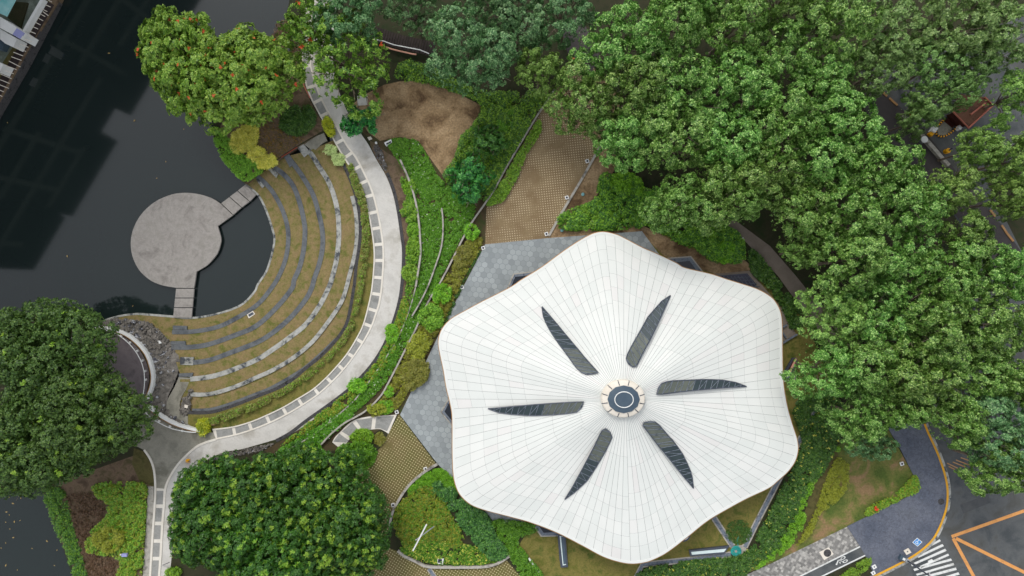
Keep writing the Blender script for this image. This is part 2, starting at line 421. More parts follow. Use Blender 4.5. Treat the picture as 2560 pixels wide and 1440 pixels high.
# small square pavers on the pavement by the road
t = NT('square_pavers', 0.85, 0.2)
p = t.map((1/0.34, 1/0.34, 1), math.radians(27))
wn = t.n("ShaderNodeTexWhiteNoise"); wn.noise_dimensions = '2D'; t.l(t.vm('FLOOR', p), wn.inputs["Vector"])
c = t.ramp(wn.outputs[0], [(0, S(122, 120, 116)), (0.6, S(152, 149, 144)), (1, S(192, 188, 180))])
c = t.mix(0.5, c, t.ramp(t.noise(0.5, 5), [(0.3, 0.6), (0.7, 1.0)]), 'MULTIPLY'); t.color(c); M['pavers'] = t.m
# slate slabs
t = NT('slate_paving', 0.75, 0.3)
n1 = t.noise(0.25, 6, 0.6, dist=0.5); n2 = t.noise(2.6, 7, 0.75, dist=1.0)
c = t.ramp(n1, [(0.3, S(92, 98, 112)), (0.6, S(112, 116, 128)), (0.75, S(98, 102, 108))])
c = t.mix(0.6, c, t.ramp(n2, [(0.34, 0.28), (0.62, 1.0)]), 'MULTIPLY')
e = t.vor(1.4, 'DISTANCE_TO_EDGE'); c = t.mix(t.ramp(e, [(0.0, 0.35), (0.05, 0.0)]), c, S(64, 68, 78))
t.color(c); t.bump(n2, 0.3, 0.03); M['slate'] = t.m
# roof panels
t = NT('roof_panel', 0.55, 0.3)
g = t.n("ShaderNodeNewGeometry")
c = t.ramp(g.outputs["Random Per Island"], [(0, S(212, 214, 208, 1.0)), (0.5, S(216, 217, 211, 1.0)), (0.9, S(219, 219, 213, 1.0)), (1.0, S(216, 213, 208, 1.0))])
c = t.mix(0.3, c, t.ramp(t.noise(0.18, 6, 0.65), [(0.32, 0.84), (0.6, 1.0)]), 'MULTIPLY'); t.color(c); M['panel'] = t.m
# glass
def glass(name, a, b, rough=0.35):
    t = NT(name, rough, 0.5); t.color(t.ramp(t.noise(0.6, 4), [(0.35, a), (0.65, b)])); return t.m
M['glassdk'] = glass('dark_glass', S(38, 52, 56), S(50, 64, 66))
M['glassgr'] = glass('grey_glass', S(84, 90, 82), S(98, 103, 92))
M['glassblue'] = glass('blue_grey_glass', S(64, 80, 94), S(74, 90, 102))
M['glassteal'] = glass('teal_glass', S(120, 190, 190), S(170, 214, 212), 0.3)
# lit-looking pale strip is just translucent white glass
M['whiteglass'] = mottled('opal_glass', S(206, 222, 220), S(220, 232, 230), None, 0.6, 5, rough=0.3, fine=0.06, bump=0)

# ------------------------------------------------------------------ leaves
def leaf_mesh(name, base, axis, ref, L, W, mat, extra=None):
    """one mesh of leaf blades: base points, unit axes, unit blade normals, lengths, widths"""
    n = len(base)
    side = np.cross(axis, ref); side /= np.linalg.norm(side, axis=1, keepdims=True)+1e-9
    L = L[:, None]; W = W[:, None]
    droop = np.zeros((n, 3)); droop[:, 2] = -0.12
    v = np.empty((n, 4, 3))
    v[:, 0] = base
    v[:, 1] = base + axis*L*0.5 + side*W*0.5
    v[:, 2] = base + axis*L + droop*L
    v[:, 3] = base + axis*L*0.5 - side*W*0.5
    me = bpy.data.meshes.new(name)
    me.vertices.add(n*4); me.vertices.foreach_set("co", v.reshape(-1).astype(np.float32))
    me.loops.add(n*4); me.loops.foreach_set("vertex_index", np.arange(n*4, dtype=np.int32))
    me.polygons.add(n); me.polygons.foreach_set("loop_start", np.arange(0, n*4, 4, dtype=np.int32))
    if extra is not None: me.polygons.foreach_set("material_index", extra.astype(np.int32))
    me.update(calc_edges=True)
    for m in (mat if isinstance(mat, (list, tuple)) else [mat]): me.materials.append(m)
    return me

def unit(v): return v/(np.linalg.norm(v, axis=1, keepdims=True)+1e-9)

def rosettes(rng, pos, nor, k, L, beta=0.25, jit=0.25):
    "k blades round each point"
    n = len(pos)
    t1 = unit(np.cross(nor, rng.normal(size=(n, 3)))); t2 = np.cross(nor, t1)
    ang = (np.arange(k)[None, :]/k*2*np.pi + rng.uniform(-0.4, 0.4, (n, k)))
    b = beta + rng.normal(0, jit, (n, k))
    ca, sa, cb, sb = np.cos(ang), np.sin(ang), np.cos(b), np.sin(b)
    ax = (t1[:, None]*(ca*cb)[..., None] + t2[:, None]*(sa*cb)[..., None] + nor[:, None]*sb[..., None]).reshape(-1, 3)
    ref = unit(np.repeat(nor, k, 0) - ax*np.sum(ax*np.repeat(nor, k, 0), 1, keepdims=True))
    base = np.repeat(pos, k, 0)
    ln = L*rng.uniform(0.7, 1.2, n*k)
    return base, ax, ref, ln

def crown(name, seed, R, Hc, cr, nro, leaf, mat, k=6, wr=0.45, squash=0.95, fill=0.05, tr=0.55, cover=1.0, loose=0.0, tips=None, flowers=None, spacing=0.95):
    """a crown of leafy clumps over a dome; local origin is the crown's base centre"""
    rng = np.random.default_rng(seed)
    ph = rng.uniform(0, 6.28, 4)
    cs = []; rs = []
    tries = 0
    while tries < 9000:
        tries += 1
        a = rng.uniform(0, 2*np.pi); rr = math.sqrt(rng.uniform(0, 1))
        env = R*(0.86 + 0.12*math.sin(2*a+ph[0]) + 0.11*math.sin(3*a+ph[1]) + 0.08*math.sin(5*a+ph[2]))
        c_r = cr*rng.choice([0.55, 0.75, 0.9, 1.1, 1.3])*rng.uniform(0.9, 1.1)
        rho = rr*max(env-c_r*0.75, 0.1)
        x, y = rho*math.cos(a), rho*math.sin(a)
        z = Hc*math.sqrt(max(1-(rho/(R*1.02))**2, 0))*rng.uniform(0.5, 1.1)
        if all((x-q[0])**2+(y-q[1])**2+0.5*(z-q[2])**2 > (spacing*(c_r+r2)*0.5*1.75)**2 for q, r2 in zip(cs, rs)):
            cs.append((x, y, z)); rs.append(c_r)
    cs = np.array(cs); rs = np.array(rs)
    # every lobe carries tufts over its upper side, every tuft carries rosettes of leaves
    nt = np.maximum((cover*2.2*rs**2/tr**2).astype(int), 5)
    li = np.repeat(np.arange(len(cs)), nt); m0 = len(li)
    d0 = rng.normal(size=(m0, 3)); d0[:, 2] = np.abs(d0[:, 2])*1.05 - 0.28; d0 = unit(d0)
    tc = cs[li] + d0*(rs[li]*rng.uniform(0.72, 1.06, m0))[:, None]*np.array([1, 1, squash])
    trr = tr*rng.uniform(0.65, 1.3, m0)
    per = np.maximum((nro*(trr/tr)**2).astype(int), 2)
    idx = np.repeat(np.arange(m0), per); n = len(idx)
    d = unit(rng.normal(size=(n, 3)) + d0[idx]*0.9 + np.array([0, 0, 0.35]))
    pos = tc[idx] + d*(trr[idx]*rng.uniform(0.7, 1.05, n))[:, None]
    nor = unit(0.7*d + 0.8*d0[idx] + np.array([0, 0, 0.1]) + rng.normal(0, 0.2, (n, 3)))
    # undergrowth leaves inside the dome
    m = int(n*fill)
    a = rng.uniform(0, 2*np.pi, m); rr = np.sqrt(rng.uniform(0, 0.85, m))*R*0.9
    zz = Hc*np.sqrt(1-(rr/R)**2)*rng.uniform(0.2, 0.75, m)
    p2 = np.stack([rr*np.cos(a), rr*np.sin(a), zz], 1); n2 = unit(np.array([0, 0, 1.0])+rng.normal(0, 0.4, (m, 3)))
    pos = np.r_[pos, p2]; nor = np.r_[nor, n2]
    if loose: keep = rng.uniform(size=len(pos)) > loose; pos = pos[keep]; nor = nor[keep]
    base, ax, ref, ln = rosettes(rng, pos, nor, k, leaf)
    mi = np.zeros(len(base), np.int32); mats = [mat]
    if tips:       # young shoots: some rosettes on the clump tops are another colour
        mats.append(M[tips[0]]); tt_ = rng.uniform(size=m0) < tips[1]; up = np.r_[tt_[idx] & (d[:, 2] > 0.62), np.zeros(m, bool)]
        mi[np.repeat(up, k)] = 1; ln[np.repeat(up, k)] *= 1.15
    if flowers:
        mats.append(M[flowers[0]]); up = np.zeros(len(pos), bool)
        cand = np.argsort(-(pos[:, 2] + 0.8*np.sin(pos[:, 0]*0.8+seed) + rng.normal(0, 1.2, len(pos))))[:int(len(pos)*0.5)]
        up[rng.choice(cand, flowers[1], replace=False)] = True
        mi[np.repeat(up, k)] = len(mats)-1
        base[np.repeat(up, k), 2] += 0.35
    return leaf_mesh(name, base, ax, ref, ln, ln*wr, mats, mi), cs

def trunk_mesh(name, seed, cs, hb, r0):
    "tapered trunk from the ground to the crown base with limbs reaching into the clumps; local origin at the ground"
    rng = random.Random(seed); mb = MB()
    top = (rng.uniform(-.4, .4), rng.uniform(-.4, .4), hb)
    mb.tube([(0, 0, -0.3), (0.05, 0.05, 0.6), (top[0]*0.5, top[1]*0.5, hb*0.55), top], [r0*1.5, r0*1.05, r0*0.85, r0*0.7], 8)
    order = list(range(len(cs))); rng.shuffle(order)
    for i in order[:16]:
        c = cs[i]; e = (c[0]*0.98, c[1]*0.98, hb+c[2]*0.98)
        mid = (top[0]*0.5+e[0]*0.45, top[1]*0.5+e[1]*0.45, hb+c[2]*0.35)
        mb.tube([(top[0]*.7, top[1]*.7, hb*0.8), mid, e], [r0*0.5, r0*0.28, 0.05], 5)
        for k in range(2):
            q = (e[0]+rng.uniform(-1.6, 1.6), e[1]+rng.uniform(-1.6, 1.6), e[2]+rng.uniform(0.4, 1.4))
            mb.tube([mid, tuple((mid[j]+2*e[j])/3 for j in range(3)), q], [r0*0.2, 0.07, 0.03], 4)
    me = bpy.data.meshes.new(name); me.from_pydata(mb.v, [], mb.f); me.update(); me.materials.append(M['bark'])
    return me

TREES = {}
def proto(key, n, hb, **kw):
    L = []
    for i in range(n):
        me, cs = crown('crown', kw.pop('seed0', 100)*0 + hash_key(key)+i*17, **kw)
        L.append((me, trunk_mesh('trunk', hash_key(key)+i, cs, hb, max(0.18, kw['R']*0.05)), kw['R'], hb, kw['Hc']))
    TREES[key] = L
def hash_key(s): return sum(ord(c)*(i+3) for i, c in enumerate(s))

proto('forest', 8, 7.0, R=6.6, Hc=6.0, cr=2.3, nro=17, leaf=0.33, mat=M['leaf_forest'])
proto('teal', 4, 7.0, R=6.6, Hc=5.6, cr=2.3, nro=18, leaf=0.31, mat=M['leaf_teal'])
proto('pale', 3, 7.0, R=6.6, Hc=5.0, cr=2.0, nro=14, leaf=0.34, mat=M['leaf_pale'], cover=0.85)
proto('yel', 3, 6.5, R=6.6, Hc=5.4, cr=1.9, nro=14, leaf=0.33, mat=M['leaf_yel'])
proto('dark', 3, 5.0, R=10.0, Hc=5.6, cr=2.2, nro=11, leaf=0.24, mat=M['leaf_dark'], k=5, wr=0.55, tips=('leaf_tip', 0.03), tr=0.48, cover=1.6, fill=0.2, spacing=0.68)
proto('mango', 3, 4.0, R=10.0, Hc=5.6, cr=2.0, nro=10, leaf=0.29, mat=M['leaf_mango'], tips=('leaf_tip', 0.24), wr=0.42, tr=0.46, cover=1.5, fill=0.2, spacing=0.7)
proto('flame', 2, 5.0, R=8.0, Hc=5.6, cr=2.2, nro=14, leaf=0.35, mat=M['leaf_flame'], k=6, wr=0.5, flowers=('petal', 52), fill=0.25, cover=1.35, spacing=0.8)
proto('loose', 2, 5.5, R=8.0, Hc=4.8, cr=2.0, nro=8, leaf=0.46, mat=M['leaf_loose'], wr=0.5, cover=0.6, fill=0.1, flowers=('petal', 4))
proto('deep', 2, 2.0, R=3.6, Hc=2.8, cr=1.1, nro=7, leaf=0.5, mat=M['leaf_deep'], k=7, wr=0.42, tr=0.5)
proto('sparse', 1, 2.6, R=2.8, Hc=1.6, cr=0.75, nro=7, leaf=0.5, mat=M['leaf_deep'], k=6, wr=0.5, fill=0.0, tr=0.4, spacing=1.2)

_cnt = {}
def tree(px, py, rpx, key, label, name='tree', group=None, sx=1.0, sy=1.0, zs=None, rot=None):
    L = TREES[key]; i = _cnt.get(key, 0); _cnt[key] = i+1
    cme, tme, R, hb, Hc = L[i % len(L)]
    s = rpx/16.0*(H-hb-Hc*0.5)/H/R
    zs = zs if zs is not None else (0.75+0.25*s)*random.uniform(0.9, 1.12)
    zm = (hb+Hc*0.6)*zs
    x, y, _ = P(px, py, zm)
    e = empty(name, (x, y, 0), label, 'tree', group)
    rz = random.uniform(0, 6.28) if rot is None else rot
    for nm, me, z in (('trunk', tme, 0.0), ('crown', cme, hb*zs)):
        o = bpy.data.objects.new(nm, me); COL.objects.link(o); o.parent = e
        o.location = (0, 0, z); o.rotation_euler = (0, 0, rz)
        o.scale = (s*sx, s*sy, zs)
        if nm == 'trunk': o.scale = (s*sx, s*sy, zs)
    return e

def bed_leaves(name, poly, z, h, leaf, dens, mat, seed, dome=0.6, k=4, wr=0.5, edge=True, mats2=None):
    """leaves heaped in small domes over a plan polygon; returns mesh in world coordinates"""
    rng = np.random.default_rng(seed)
    wp = [P(x, y, z+h*0.5)[:2] for x, y in poly]
    a = np.array(wp); mn, mx = a.min(0), a.max(0)
    area = abs(sum(a[i, 0]*a[i-1, 1]-a[i-1, 0]*a[i, 1] for i in range(len(a))))/2
    nd = max(int(area/(dome*dome*0.9)), 3)
    c = rng.uniform(mn, mx, (int(nd*(np.prod(mx-mn)/max(area, 1e-3))*1.0)+12, 2)); c = c[inside(c, wp)]
    if len(c) < 2: c = a.mean(0)[None, :].repeat(2, 0)
    r = dome*rng.uniform(0.65, 1.25, len(c)); hh = h*rng.uniform(0.55, 1.1, len(c))
    per = np.maximum((dens*np.pi*r*r/k).astype(int), 3)
    idx = np.repeat(np.arange(len(c)), per); n = len(idx)
    d = rng.normal(size=(n, 3)); d[:, 2] = np.abs(d[:, 2]); d = unit(d)
    rad = rng.uniform(0.8, 1.05, n)
    pos = np.stack([c[idx, 0]+d[:, 0]*r[idx]*rad, c[idx, 1]+d[:, 1]*r[idx]*rad, z+np.maximum(d[:, 2]*hh[idx]*rad, 0.04)], 1)
    keep = inside(pos[:, :2], wp); pos = pos[keep]; d = d[keep]
    nor = unit(d+np.array([0, 0, 0.7])+rng.normal(0, 0.25, d.shape))
    base, ax, ref, ln = rosettes(rng, pos, nor, k, leaf)
    mi = np.zeros(len(base), np.int32); mats = [mat]
    if mats2:
        mats.append(mats2[0]); up = rng.uniform(size=len(pos)) < mats2[1]; mi[np.repeat(up, k)] = 1
    return leaf_mesh(name, base, ax, ref, ln, ln*wr, mats, mi)

_seed = [1000]
def bed(name, poly, mat, label, cat, h=0.5, leaf=0.24, dens=110, z=0.05, kind=None, group=None, smooth=True, **kw):
    _seed[0] += 7
    pp = spl(poly, 4, True) if smooth else poly
    me = bed_leaves(name, pp, z, h, leaf*0.74, dens*1.6, M[mat], _seed[0], **kw)
    o = link(name, me, None)
    return tag(o, label, cat, group, kind)

def blob(cx, cy, rx, ry=None, n=12, rot=0.0, wob=0.12):
    ry = ry or rx; out = []
    for i in range(n):
        a = 2*math.pi*i/n; q = 1+random.uniform(-wob, wob)
        x, y = rx*q*math.cos(a), ry*q*math.sin(a)
        out.append((cx+x*math.cos(rot)-y*math.sin(rot), cy+x*math.sin(rot)+y*math.cos(rot)))
    return out

def shrub(cx, cy, rx, mat, label, ry=None, h=1.0, leaf=0.26, dens=150, rot=0.0, name='shrub', group=None, dome=None, stems=True, z=0.05, **kw):
    "one bush: stems and foliage under an Empty"
    ry = ry or rx
    b = P(cx, cy, z)
    e = empty(name, (b[0], b[1], z), label, 'shrub' if name == 'shrub' else 'plant', group)
    _seed[0] += 7
    me = bed_leaves('foliage', blob(cx, cy, rx, ry, rot=rot), z, h, leaf*0.8, dens*1.4, M[mat], _seed[0], dome=dome or max(min(rx, ry)/16*0.45, 0.3), **kw)
    co = np.empty(len(me.vertices)*3, np.float32); me.vertices.foreach_get("co", co); co = co.reshape(-1, 3)-np.array([b[0], b[1], z], np.float32)
    me.vertices.foreach_set("co", co.reshape(-1)); me.update()
    o = bpy.data.objects.new('foliage', me); COL.objects.link(o); o.parent = e
    if stems:
        mb = MB()
        for i in range(5):
            a = i*1.257+random.random(); q = 0.5*min(rx, ry)/16
            mb.tube([(b[0], b[1], z-0.05), (b[0]+q*0.5*math.cos(a), b[1]+q*0.5*math.sin(a), z+h*0.4), (b[0]+q*math.cos(a), b[1]+q*math.sin(a), z+h*0.75)], [0.05, 0.035, 0.02], 5)
        mb.build('stem', M['bark'], e)
    return e

# ------------------------------------------------------------------ GROUND, POND
WZ = -1.5
hole = ([(760, -900), (740, -100), (722, 10), (704, 75), (655, 130), (590, 210), (545, 290), (528, 325), (542, 365), (560, 402), (590, 440), (612, 459),
         (640, 436), (660, 420), (690, 402), (716, 386), (745, 366), (790, 340), (822, 328), (845, 372), (866, 420)]
        + [(880, 455), (892, 500), (899, 540), (901, 580), (897, 622), (891, 660), (884, 720), (876, 770), (865, 812), (840, 850), (802, 890), (765, 920),
           (715, 960), (640, 992), (575, 1017), (525, 1032), (505, 1052), (496, 1074), (470, 1070), (437, 1058), (402, 1040), (376, 1018), (372, 990), (382, 950), (376, 912), (362, 880), (342, 856), (312, 834), (275, 821),
           (250, 812), (230, 806), (150, 796), (60, 785), (-60, 790), (-140, 850), (-170, 1000), (-140, 1150), (-60, 1218), (20, 1224), (105, 1218), (112, 1250),
           (125, 1285), (140, 1330), (157, 1367), (172, 1412), (184, 1450), (230, 1600), (300, 2000), (-956, 2000), (-409, 1000), (-22, 296), (139, 0), (630, -900)])
big = [(-6000, -6000), (8500, -6000), (8500, 7500), (-6000, 7500)]
struct(sheet('ground', big, 0.0, M['forest'], holes=[hole]), 'dark planted ground around the pond and pavilion', 'ground')
# bank walls round the pond and bowl
v = []; f = []
for i, p in enumerate(hole):
    a = P(p[0], p[1], 0.0); v += [a, (a[0], a[1], -3.0)]
n = len(hole)
for i in range(n): j = (i+1) % n; f.append((2*i, 2*j, 2*j+1, 2*i+1))
struct(build('pond_bank', v, f, M['mulch']), 'earth bank round the pond', 'bank')
wpoly = [(-2500, -1500), (1000, -1500), (1000, 2600), (-2500, 2600)]
struct(sheet('water', wpoly, WZ, M['water']), 'still dark pond water', 'water')

# ------------------------------------------------------------------ BOWL (grass seating)
c0 = spl([(614, 462), (632, 475), (650, 494), (667, 530), (681, 573), (686, 600), (678, 642), (665, 680), (645, 710), (635, 731), (600, 764), (537, 786), (475, 795), (425, 791), (375, 787), (340, 785), (300, 790), (265, 800), (238, 812)], 5)
t1 = [(643, 441), (660, 455), (683, 482), (706, 525), (719, 570), (720, 610), (713, 650), (697, 690), (677, 722), (645, 760), (600, 790), (545, 817), (480, 829), (430, 830)]
t2 = [(680, 415), (708, 435), (733, 465), (750, 510), (761, 560), (762, 590), (758, 630), (748, 670), (735, 700), (729, 722), (690, 770), (640, 815), (587, 838), (525, 860), (475, 868), (428, 868)]
t3 = [(718, 390), (740, 418), (760, 447), (783, 488), (797, 535), (806, 580), (806, 620), (798, 660), (786, 695), (779, 720), (763, 750), (725, 795), (680, 833), (640, 857), (575, 882), (525, 900), (485, 906), (452, 906)]
t4 = [(770, 378), (780, 388), (800, 420), (820, 452), (835, 490), (844, 530), (847, 572), (846, 610), (840, 655), (827, 705), (820, 722), (800, 762), (765, 810), (722, 845), (677, 877), (640, 900), (575, 927), (525, 942), (475, 948)]
t5 = [(880, 490), (885, 510), (890, 535), (892, 572), (891, 610), (884, 648), (873, 690), (866, 718), (852, 757), (820, 805), (780, 855), (732, 895), (682, 925), (640, 944), (587, 967), (525, 985), (475, 986)]
t6 = [(840, 848), (805, 882), (765, 917), (727, 942), (677, 970), (640, 985), (575, 1010), (525, 1024), (480, 1026)]
gr = [(855, 395), (863, 420), (880, 460), (892, 500), (899, 540), (901, 580), (897, 622), (891, 660), (886, 710), (884, 722), (876, 770), (865, 812), (840, 850), (802, 890), (765, 920), (715, 960), (640, 992), (575, 1017), (525, 1031), (470, 1032)]
T = [spl(x, 5) for x in (t1, t2, t3, t4, t5, t6)]; G = spl(gr, 5)
Z = [-1.1, -0.92, -0.74, -0.56, -0.38]
rings = [(c0, T[0], [(400, 850), (330, 806)], []), (T[0], T[1], [(400, 880), (400, 835)], []), (T[1], T[2], [(428, 925), (405, 870)], []), (T[2], T[3], [(455, 950), (440, 905)], []), (T[3], G, [(450, 1032), (450, 948)], [(835, 350)])]
mb = MB(); vs = []; fs = []
for k, (a, b, endb, st) in enumerate(rings):
    poly = list(a) + list(reversed(endb)) + list(reversed(b)) + list(reversed(st))
    vv = [P(x, y, Z[k]) for x, y in poly]
    tri = tessellate_polygon([[Vector((x, y, 0)) for x, y, _ in vv]])
    o = len(vs); vs += vv
    for tr in tri:
        A, B, C = [Vector(vv[i]) for i in tr]
        tr = tuple(tr) if (B-A).cross(C-A).z > 0 else tuple(reversed(tr)); fs.append(tuple(i+o for i in tr))
struct(build('seating_lawn', vs, fs, M['bowl']), 'tan and green grass terraces of the amphitheatre', 'lawn')
mb = MB(); mb.ribbon(c0, 5, -1.07, -3.0)
struct(mb.build('pond_kerb', M['stonepale']), 'thin pale kerb at the foot of the grass terraces', 'kerb')
tn = ['lowest grey stone seat kerb, nearest the round stage', 'second grey stone seat kerb up from the pond', 'third dark grey stone seat kerb up from the pond', 'fourth seat kerb, mottled black and white with lichen',
      'fifth stone seat kerb, pale at its middle and grey at both ends', 'topmost short seat kerb beside the dark gravel drain']
for k in range(6):
    mb = MB(); mb.ribbon(T[k], (11, 12, 12, 12, 10, 8)[k], Z[min(k+1, 4)]+0.06+(0.12 if k > 3 else 0), Z[min(k, 4)]-0.3)
    tag(mb.build('seat_kerb', M['stonepale' if k in (3, 4) else 'stone']), tn[k], 'seat', 'stone seat kerbs of the amphitheatre')
# pale end slabs on the kerbs
for k, (pts, zz, lab) in enumerate([
    ([(640, 449), (645, 446), (661, 465), (655, 470)], -0.98, 'pale slab at the upper end of the lowest seat kerb'),
    ([(670, 424), (677, 417), (695, 435), (690, 444)], -0.80, 'pale slab at the upper end of the second seat kerb'),
    ([(710, 392), (722, 384), (737, 407), (724, 418)], -0.55, 'grey slab at the upper end of the third seat kerb'),
    ([(432, 814), (467, 815), (467, 824), (432, 824)], -0.98, 'striped slab at the left end of the lowest seat kerb'),
    ([(426, 853), (463, 853), (464, 863), (426, 861)], -0.8, 'striped slab at the left end of the second seat kerb'),
    ([(450, 893), (484, 893), (482, 913), (450, 912)], -0.6, 'pale two-step slab at the left end of the third seat kerb'),
    ([(447, 934), (482, 932), (480, 942), (447, 942)], -0.42, 'grey step slab at the left end of the fourth seat kerb')]):
    mb = MB(); mb.pprism(pts, zz+0.12, zz-0.4); m2 = MB()
    e = mb.build('end_slab', M['stonepale' if k in (0, 1, 5) else 'stone']); tag(e, lab, 'slab', 'end slabs of the seat kerbs')
mb = MB(); mb.ribbon(G, 8, 0.02, -0.5)
tag(mb.build('gravel_drain', M['gravel']), 'dark gravel drain curving round the top of the seating', 'drain')
mb = MB(); mb.pprism([(617, 786), (632, 777), (638, 785), (622, 796)], -0.86, -1.3); e0 = empty('drain_pit', P(628, 786, -0.9), 'small square drain pit in the grass near the lowest kerb', 'drain')
mb.build('rim', M['kerbwhite'], e0); mb = MB(); mb.pprism([(620, 787), (631, 780), (635, 785), (623, 792)], -0.85, -1.2); mb.build('grate', M['metal'], e0)

# ------------------------------------------------------------------ STAGE and its bridges
arc_out = [(551+0, 509)]
def arc(cx, cy, rx, ry, a0, a1, n):
    return [(cx+rx*math.cos(math.radians(a0+(a1-a0)*i/(n-1))), cy+ry*math.sin(math.radians(a0+(a1-a0)*i/(n-1)))) for i in range(n)]
outer = spl([(551, 509), (530, 496), (500, 486), (465, 482), (430, 486), (390, 503), (358, 530), (336, 565), (327, 602), (331, 640), (348, 675), (375, 700), (405, 713), (440, 719.5)], 5)
inner = spl([(491, 679), (507, 670), (522, 659), (542, 635), (551, 610), (552, 594), (544, 565)], 5)
stage_pts = outer + [(485, 720)] + inner + [(582, 538)]
e = empty('round_stage', P(440, 600, WZ), 'round grey concrete stage standing in the dark pond', 'stage')
mb = MB(); mb.prism([P(x, y, -0.8)[:2] for x, y in stage_pts], -0.8, -1.12); mb.build('deck', M['stage'], e)
mb = MB(); mb.lathe((P(440, 600)[0], P(440, 600)[1], -3.2), [(5.4, 0), (5.4, 2.07)], 40); mb.build('plinth', M['gravel'], e)
slabs = [([(553, 508), (573, 493), (603, 519), (583, 536.5)], 'concrete stepping slab of the upper stage bridge, touching the stage'), ([(574.5, 491.5), (593, 478), (623, 504), (604.5, 518)], 'middle concrete slab of the upper stage bridge'), ([(594.5, 476.5), (614, 461), (640, 487), (624.5, 503)], 'concrete slab of the upper stage bridge, at the grass bank'),
         ([(440, 722), (485, 722), (483.5, 744), (438, 744)], 'concrete slab of the lower stage bridge, touching the stage'), ([(437.5, 746), (483, 746), (481, 768), (435.5, 768)], 'middle concrete slab of the lower stage bridge'), ([(435, 770), (480.5, 770), (478.5, 794.5), (433, 793.5)], 'concrete slab of the lower stage bridge, at the grass bank')]
for s_, lab in slabs:
    mb = MB(); mb.pprism(s_, -0.82, -1.1); e = mb.build('bridge_slab', M['stage'])
    c = [sum(q[i] for q in s_)/4 for i in (0, 1)]
    tag(e, lab, 'slab', 'slabs of the two stage bridges')
    m2 = MB(); q = P(c[0], c[1], -1.1); m2.box((q[0], q[1], -3.0), 0.9, 0.9, 1.9); m2.build('pier', M['gravel'], e)

# ------------------------------------------------------------------ WALKWAY
wi = [(752, -120), (764, -40), (768, 0), (760, 60), (755, 107), (757, 160), (760, 182), (767, 217), (780, 250), (800, 288), (822, 325), (840, 360), (862, 397), (880, 425), (900, 462), (912, 500), (922, 535), (930, 580), (935, 622), (935, 660), (930, 718), (922, 760), (907.5, 813), (888.5, 851), (866.5, 886), (840, 918), (812, 947.5), (780, 975), (740, 999.5), (706.8, 1019), (665, 1039), (627.7, 1054.5), (581.5, 1067.7), (531, 1074)]
wm = [(772, -120), (784, -40), (788, 0), (780, 60), (776, 107), (777, 160), (781, 180), (790, 212), (802, 242), (821, 280), (843, 318), (866, 360), (890, 392), (910, 430), (927, 467), (938, 500), (947, 540), (955, 585), (959, 622), (959, 660), (955, 718), (948.6, 760), (941, 783), (929.5, 815.7), (909, 853.8), (885.6, 889), (859, 924), (828.4, 956.3), (796, 985.6), (760, 1010.5), (717.8, 1035.8), (676, 1056.7), (632, 1074.3), (590, 1087.5), (540, 1098.5)]
wo_ = [(826, -120), (838, -40), (842, 0), (836, 60), (832, 107), (833, 160), (838, 195), (848, 230), (862, 266), (880, 300), (897, 327), (920, 360), (940, 397), (965, 440), (982, 485), (992, 530), (1000, 585), (1005, 635), (1000, 718), (990, 770), (972, 825), (952, 870), (922, 915), (880, 960), (827, 1010), (794, 1040), (760, 1065.5), (718, 1089.7), (674, 1103), (640, 1113), (603, 1123), (564, 1130), (522, 1147), (497, 1170), (480, 1192), (462, 1225), (447, 1258), (438, 1300), (430, 1380), (425, 1450), (420, 1600)]
lk = [(540, 1098.5), (512, 1107), (487, 1120), (450, 1155), (425, 1192), (413, 1222), (410, 1260), (406, 1305), (401, 1392), (397, 1450), (390, 1600)]
WI, WM, WO, LK = spl(wi, 6), spl(wm, 6), spl(wo_, 6), spl(lk, 6)
struct(sheet('walkway', WM + LK[1:] + list(reversed(WO)), 0.02, M['concrete']), 'broad pale concrete walkway curving round the seating', 'path')
struct(sheet('walkway_band', WI + list(reversed(WM)), 0.024, M['kerbwhite']), 'cream band with grey inlays along the walkway', 'path')
bars = [(765, 112), (769, 165), (787, 214), (799, 250), (813, 285), (833, 318), (850, 353), (874, 387), (892, 419), (909, 456), (922, 490), (932, 531), (939, 571), (945, 611), (946, 651), (944, 694), (937, 735), (931, 774), (919, 812), (899, 852), (875, 887), (850, 917), (822, 950), (790, 977), (752, 1007), (711, 1027), (669, 1047), (625, 1064), (585, 1077), (537, 1087)]
def near(C, p): 
    a = np.array(C); return int(np.argmin((a[:, 0]-p[0])**2+(a[:, 1]-p[1])**2))
WI2, WM2 = resample(WI, 1500), resample(WM, 1500)
inlays = []
mb = MB()
def lerp(a, b, t): return (a[0]+(b[0]-a[0])*t, a[1]+(b[1]-a[1])*t)
for a, b in zip(bars[:-1], bars[1:]):
    i0, i1 = near(WI2, a), near(WI2, b); j0, j1 = near(WM2, a), near(WM2, b)
    ip = 5*1500/sum(math.dist(p, q) for p, q in zip(WI2[:-1], WI2[1:])); ip = int(round(ip*0.7))
    A = WI2[i0+ip:i1-ip+1:4] + [WI2[i1-ip]]; B = WM2[j0+ip:j1-ip+1:4]+[WM2[j1-ip]]
    n = 5; A = resample(A, n); B = resample(B, n)
    A2 = [lerp(p, q, 0.10) for p, q in zip(A, B)]; B2 = [lerp(q, p, 0.14) for p, q in zip(A, B)]
    vv = [P(x, y, 0.03) for x, y in A2+B2]
    mb.add(vv, [(k, n+k, n+k+1, k+1) for k in range(n-1)])
struct(mb.build('walkway_inlay', M['inlay']), 'row of grey stone inlays in the cream band', 'paving')
# raised seam lines of the walkway
mb = MB(); mb.ribbon(WM, 2.2, 0.10, 0.0); mb.ribbon(WI, 3.0, 0.14, 0.0); mb.ribbon(LK, 5.5, 0.12, 0.0)
struct(mb.build('walkway_kerb', M['kerbwhite']), 'cream kerb lines along the walkway', 'kerb')
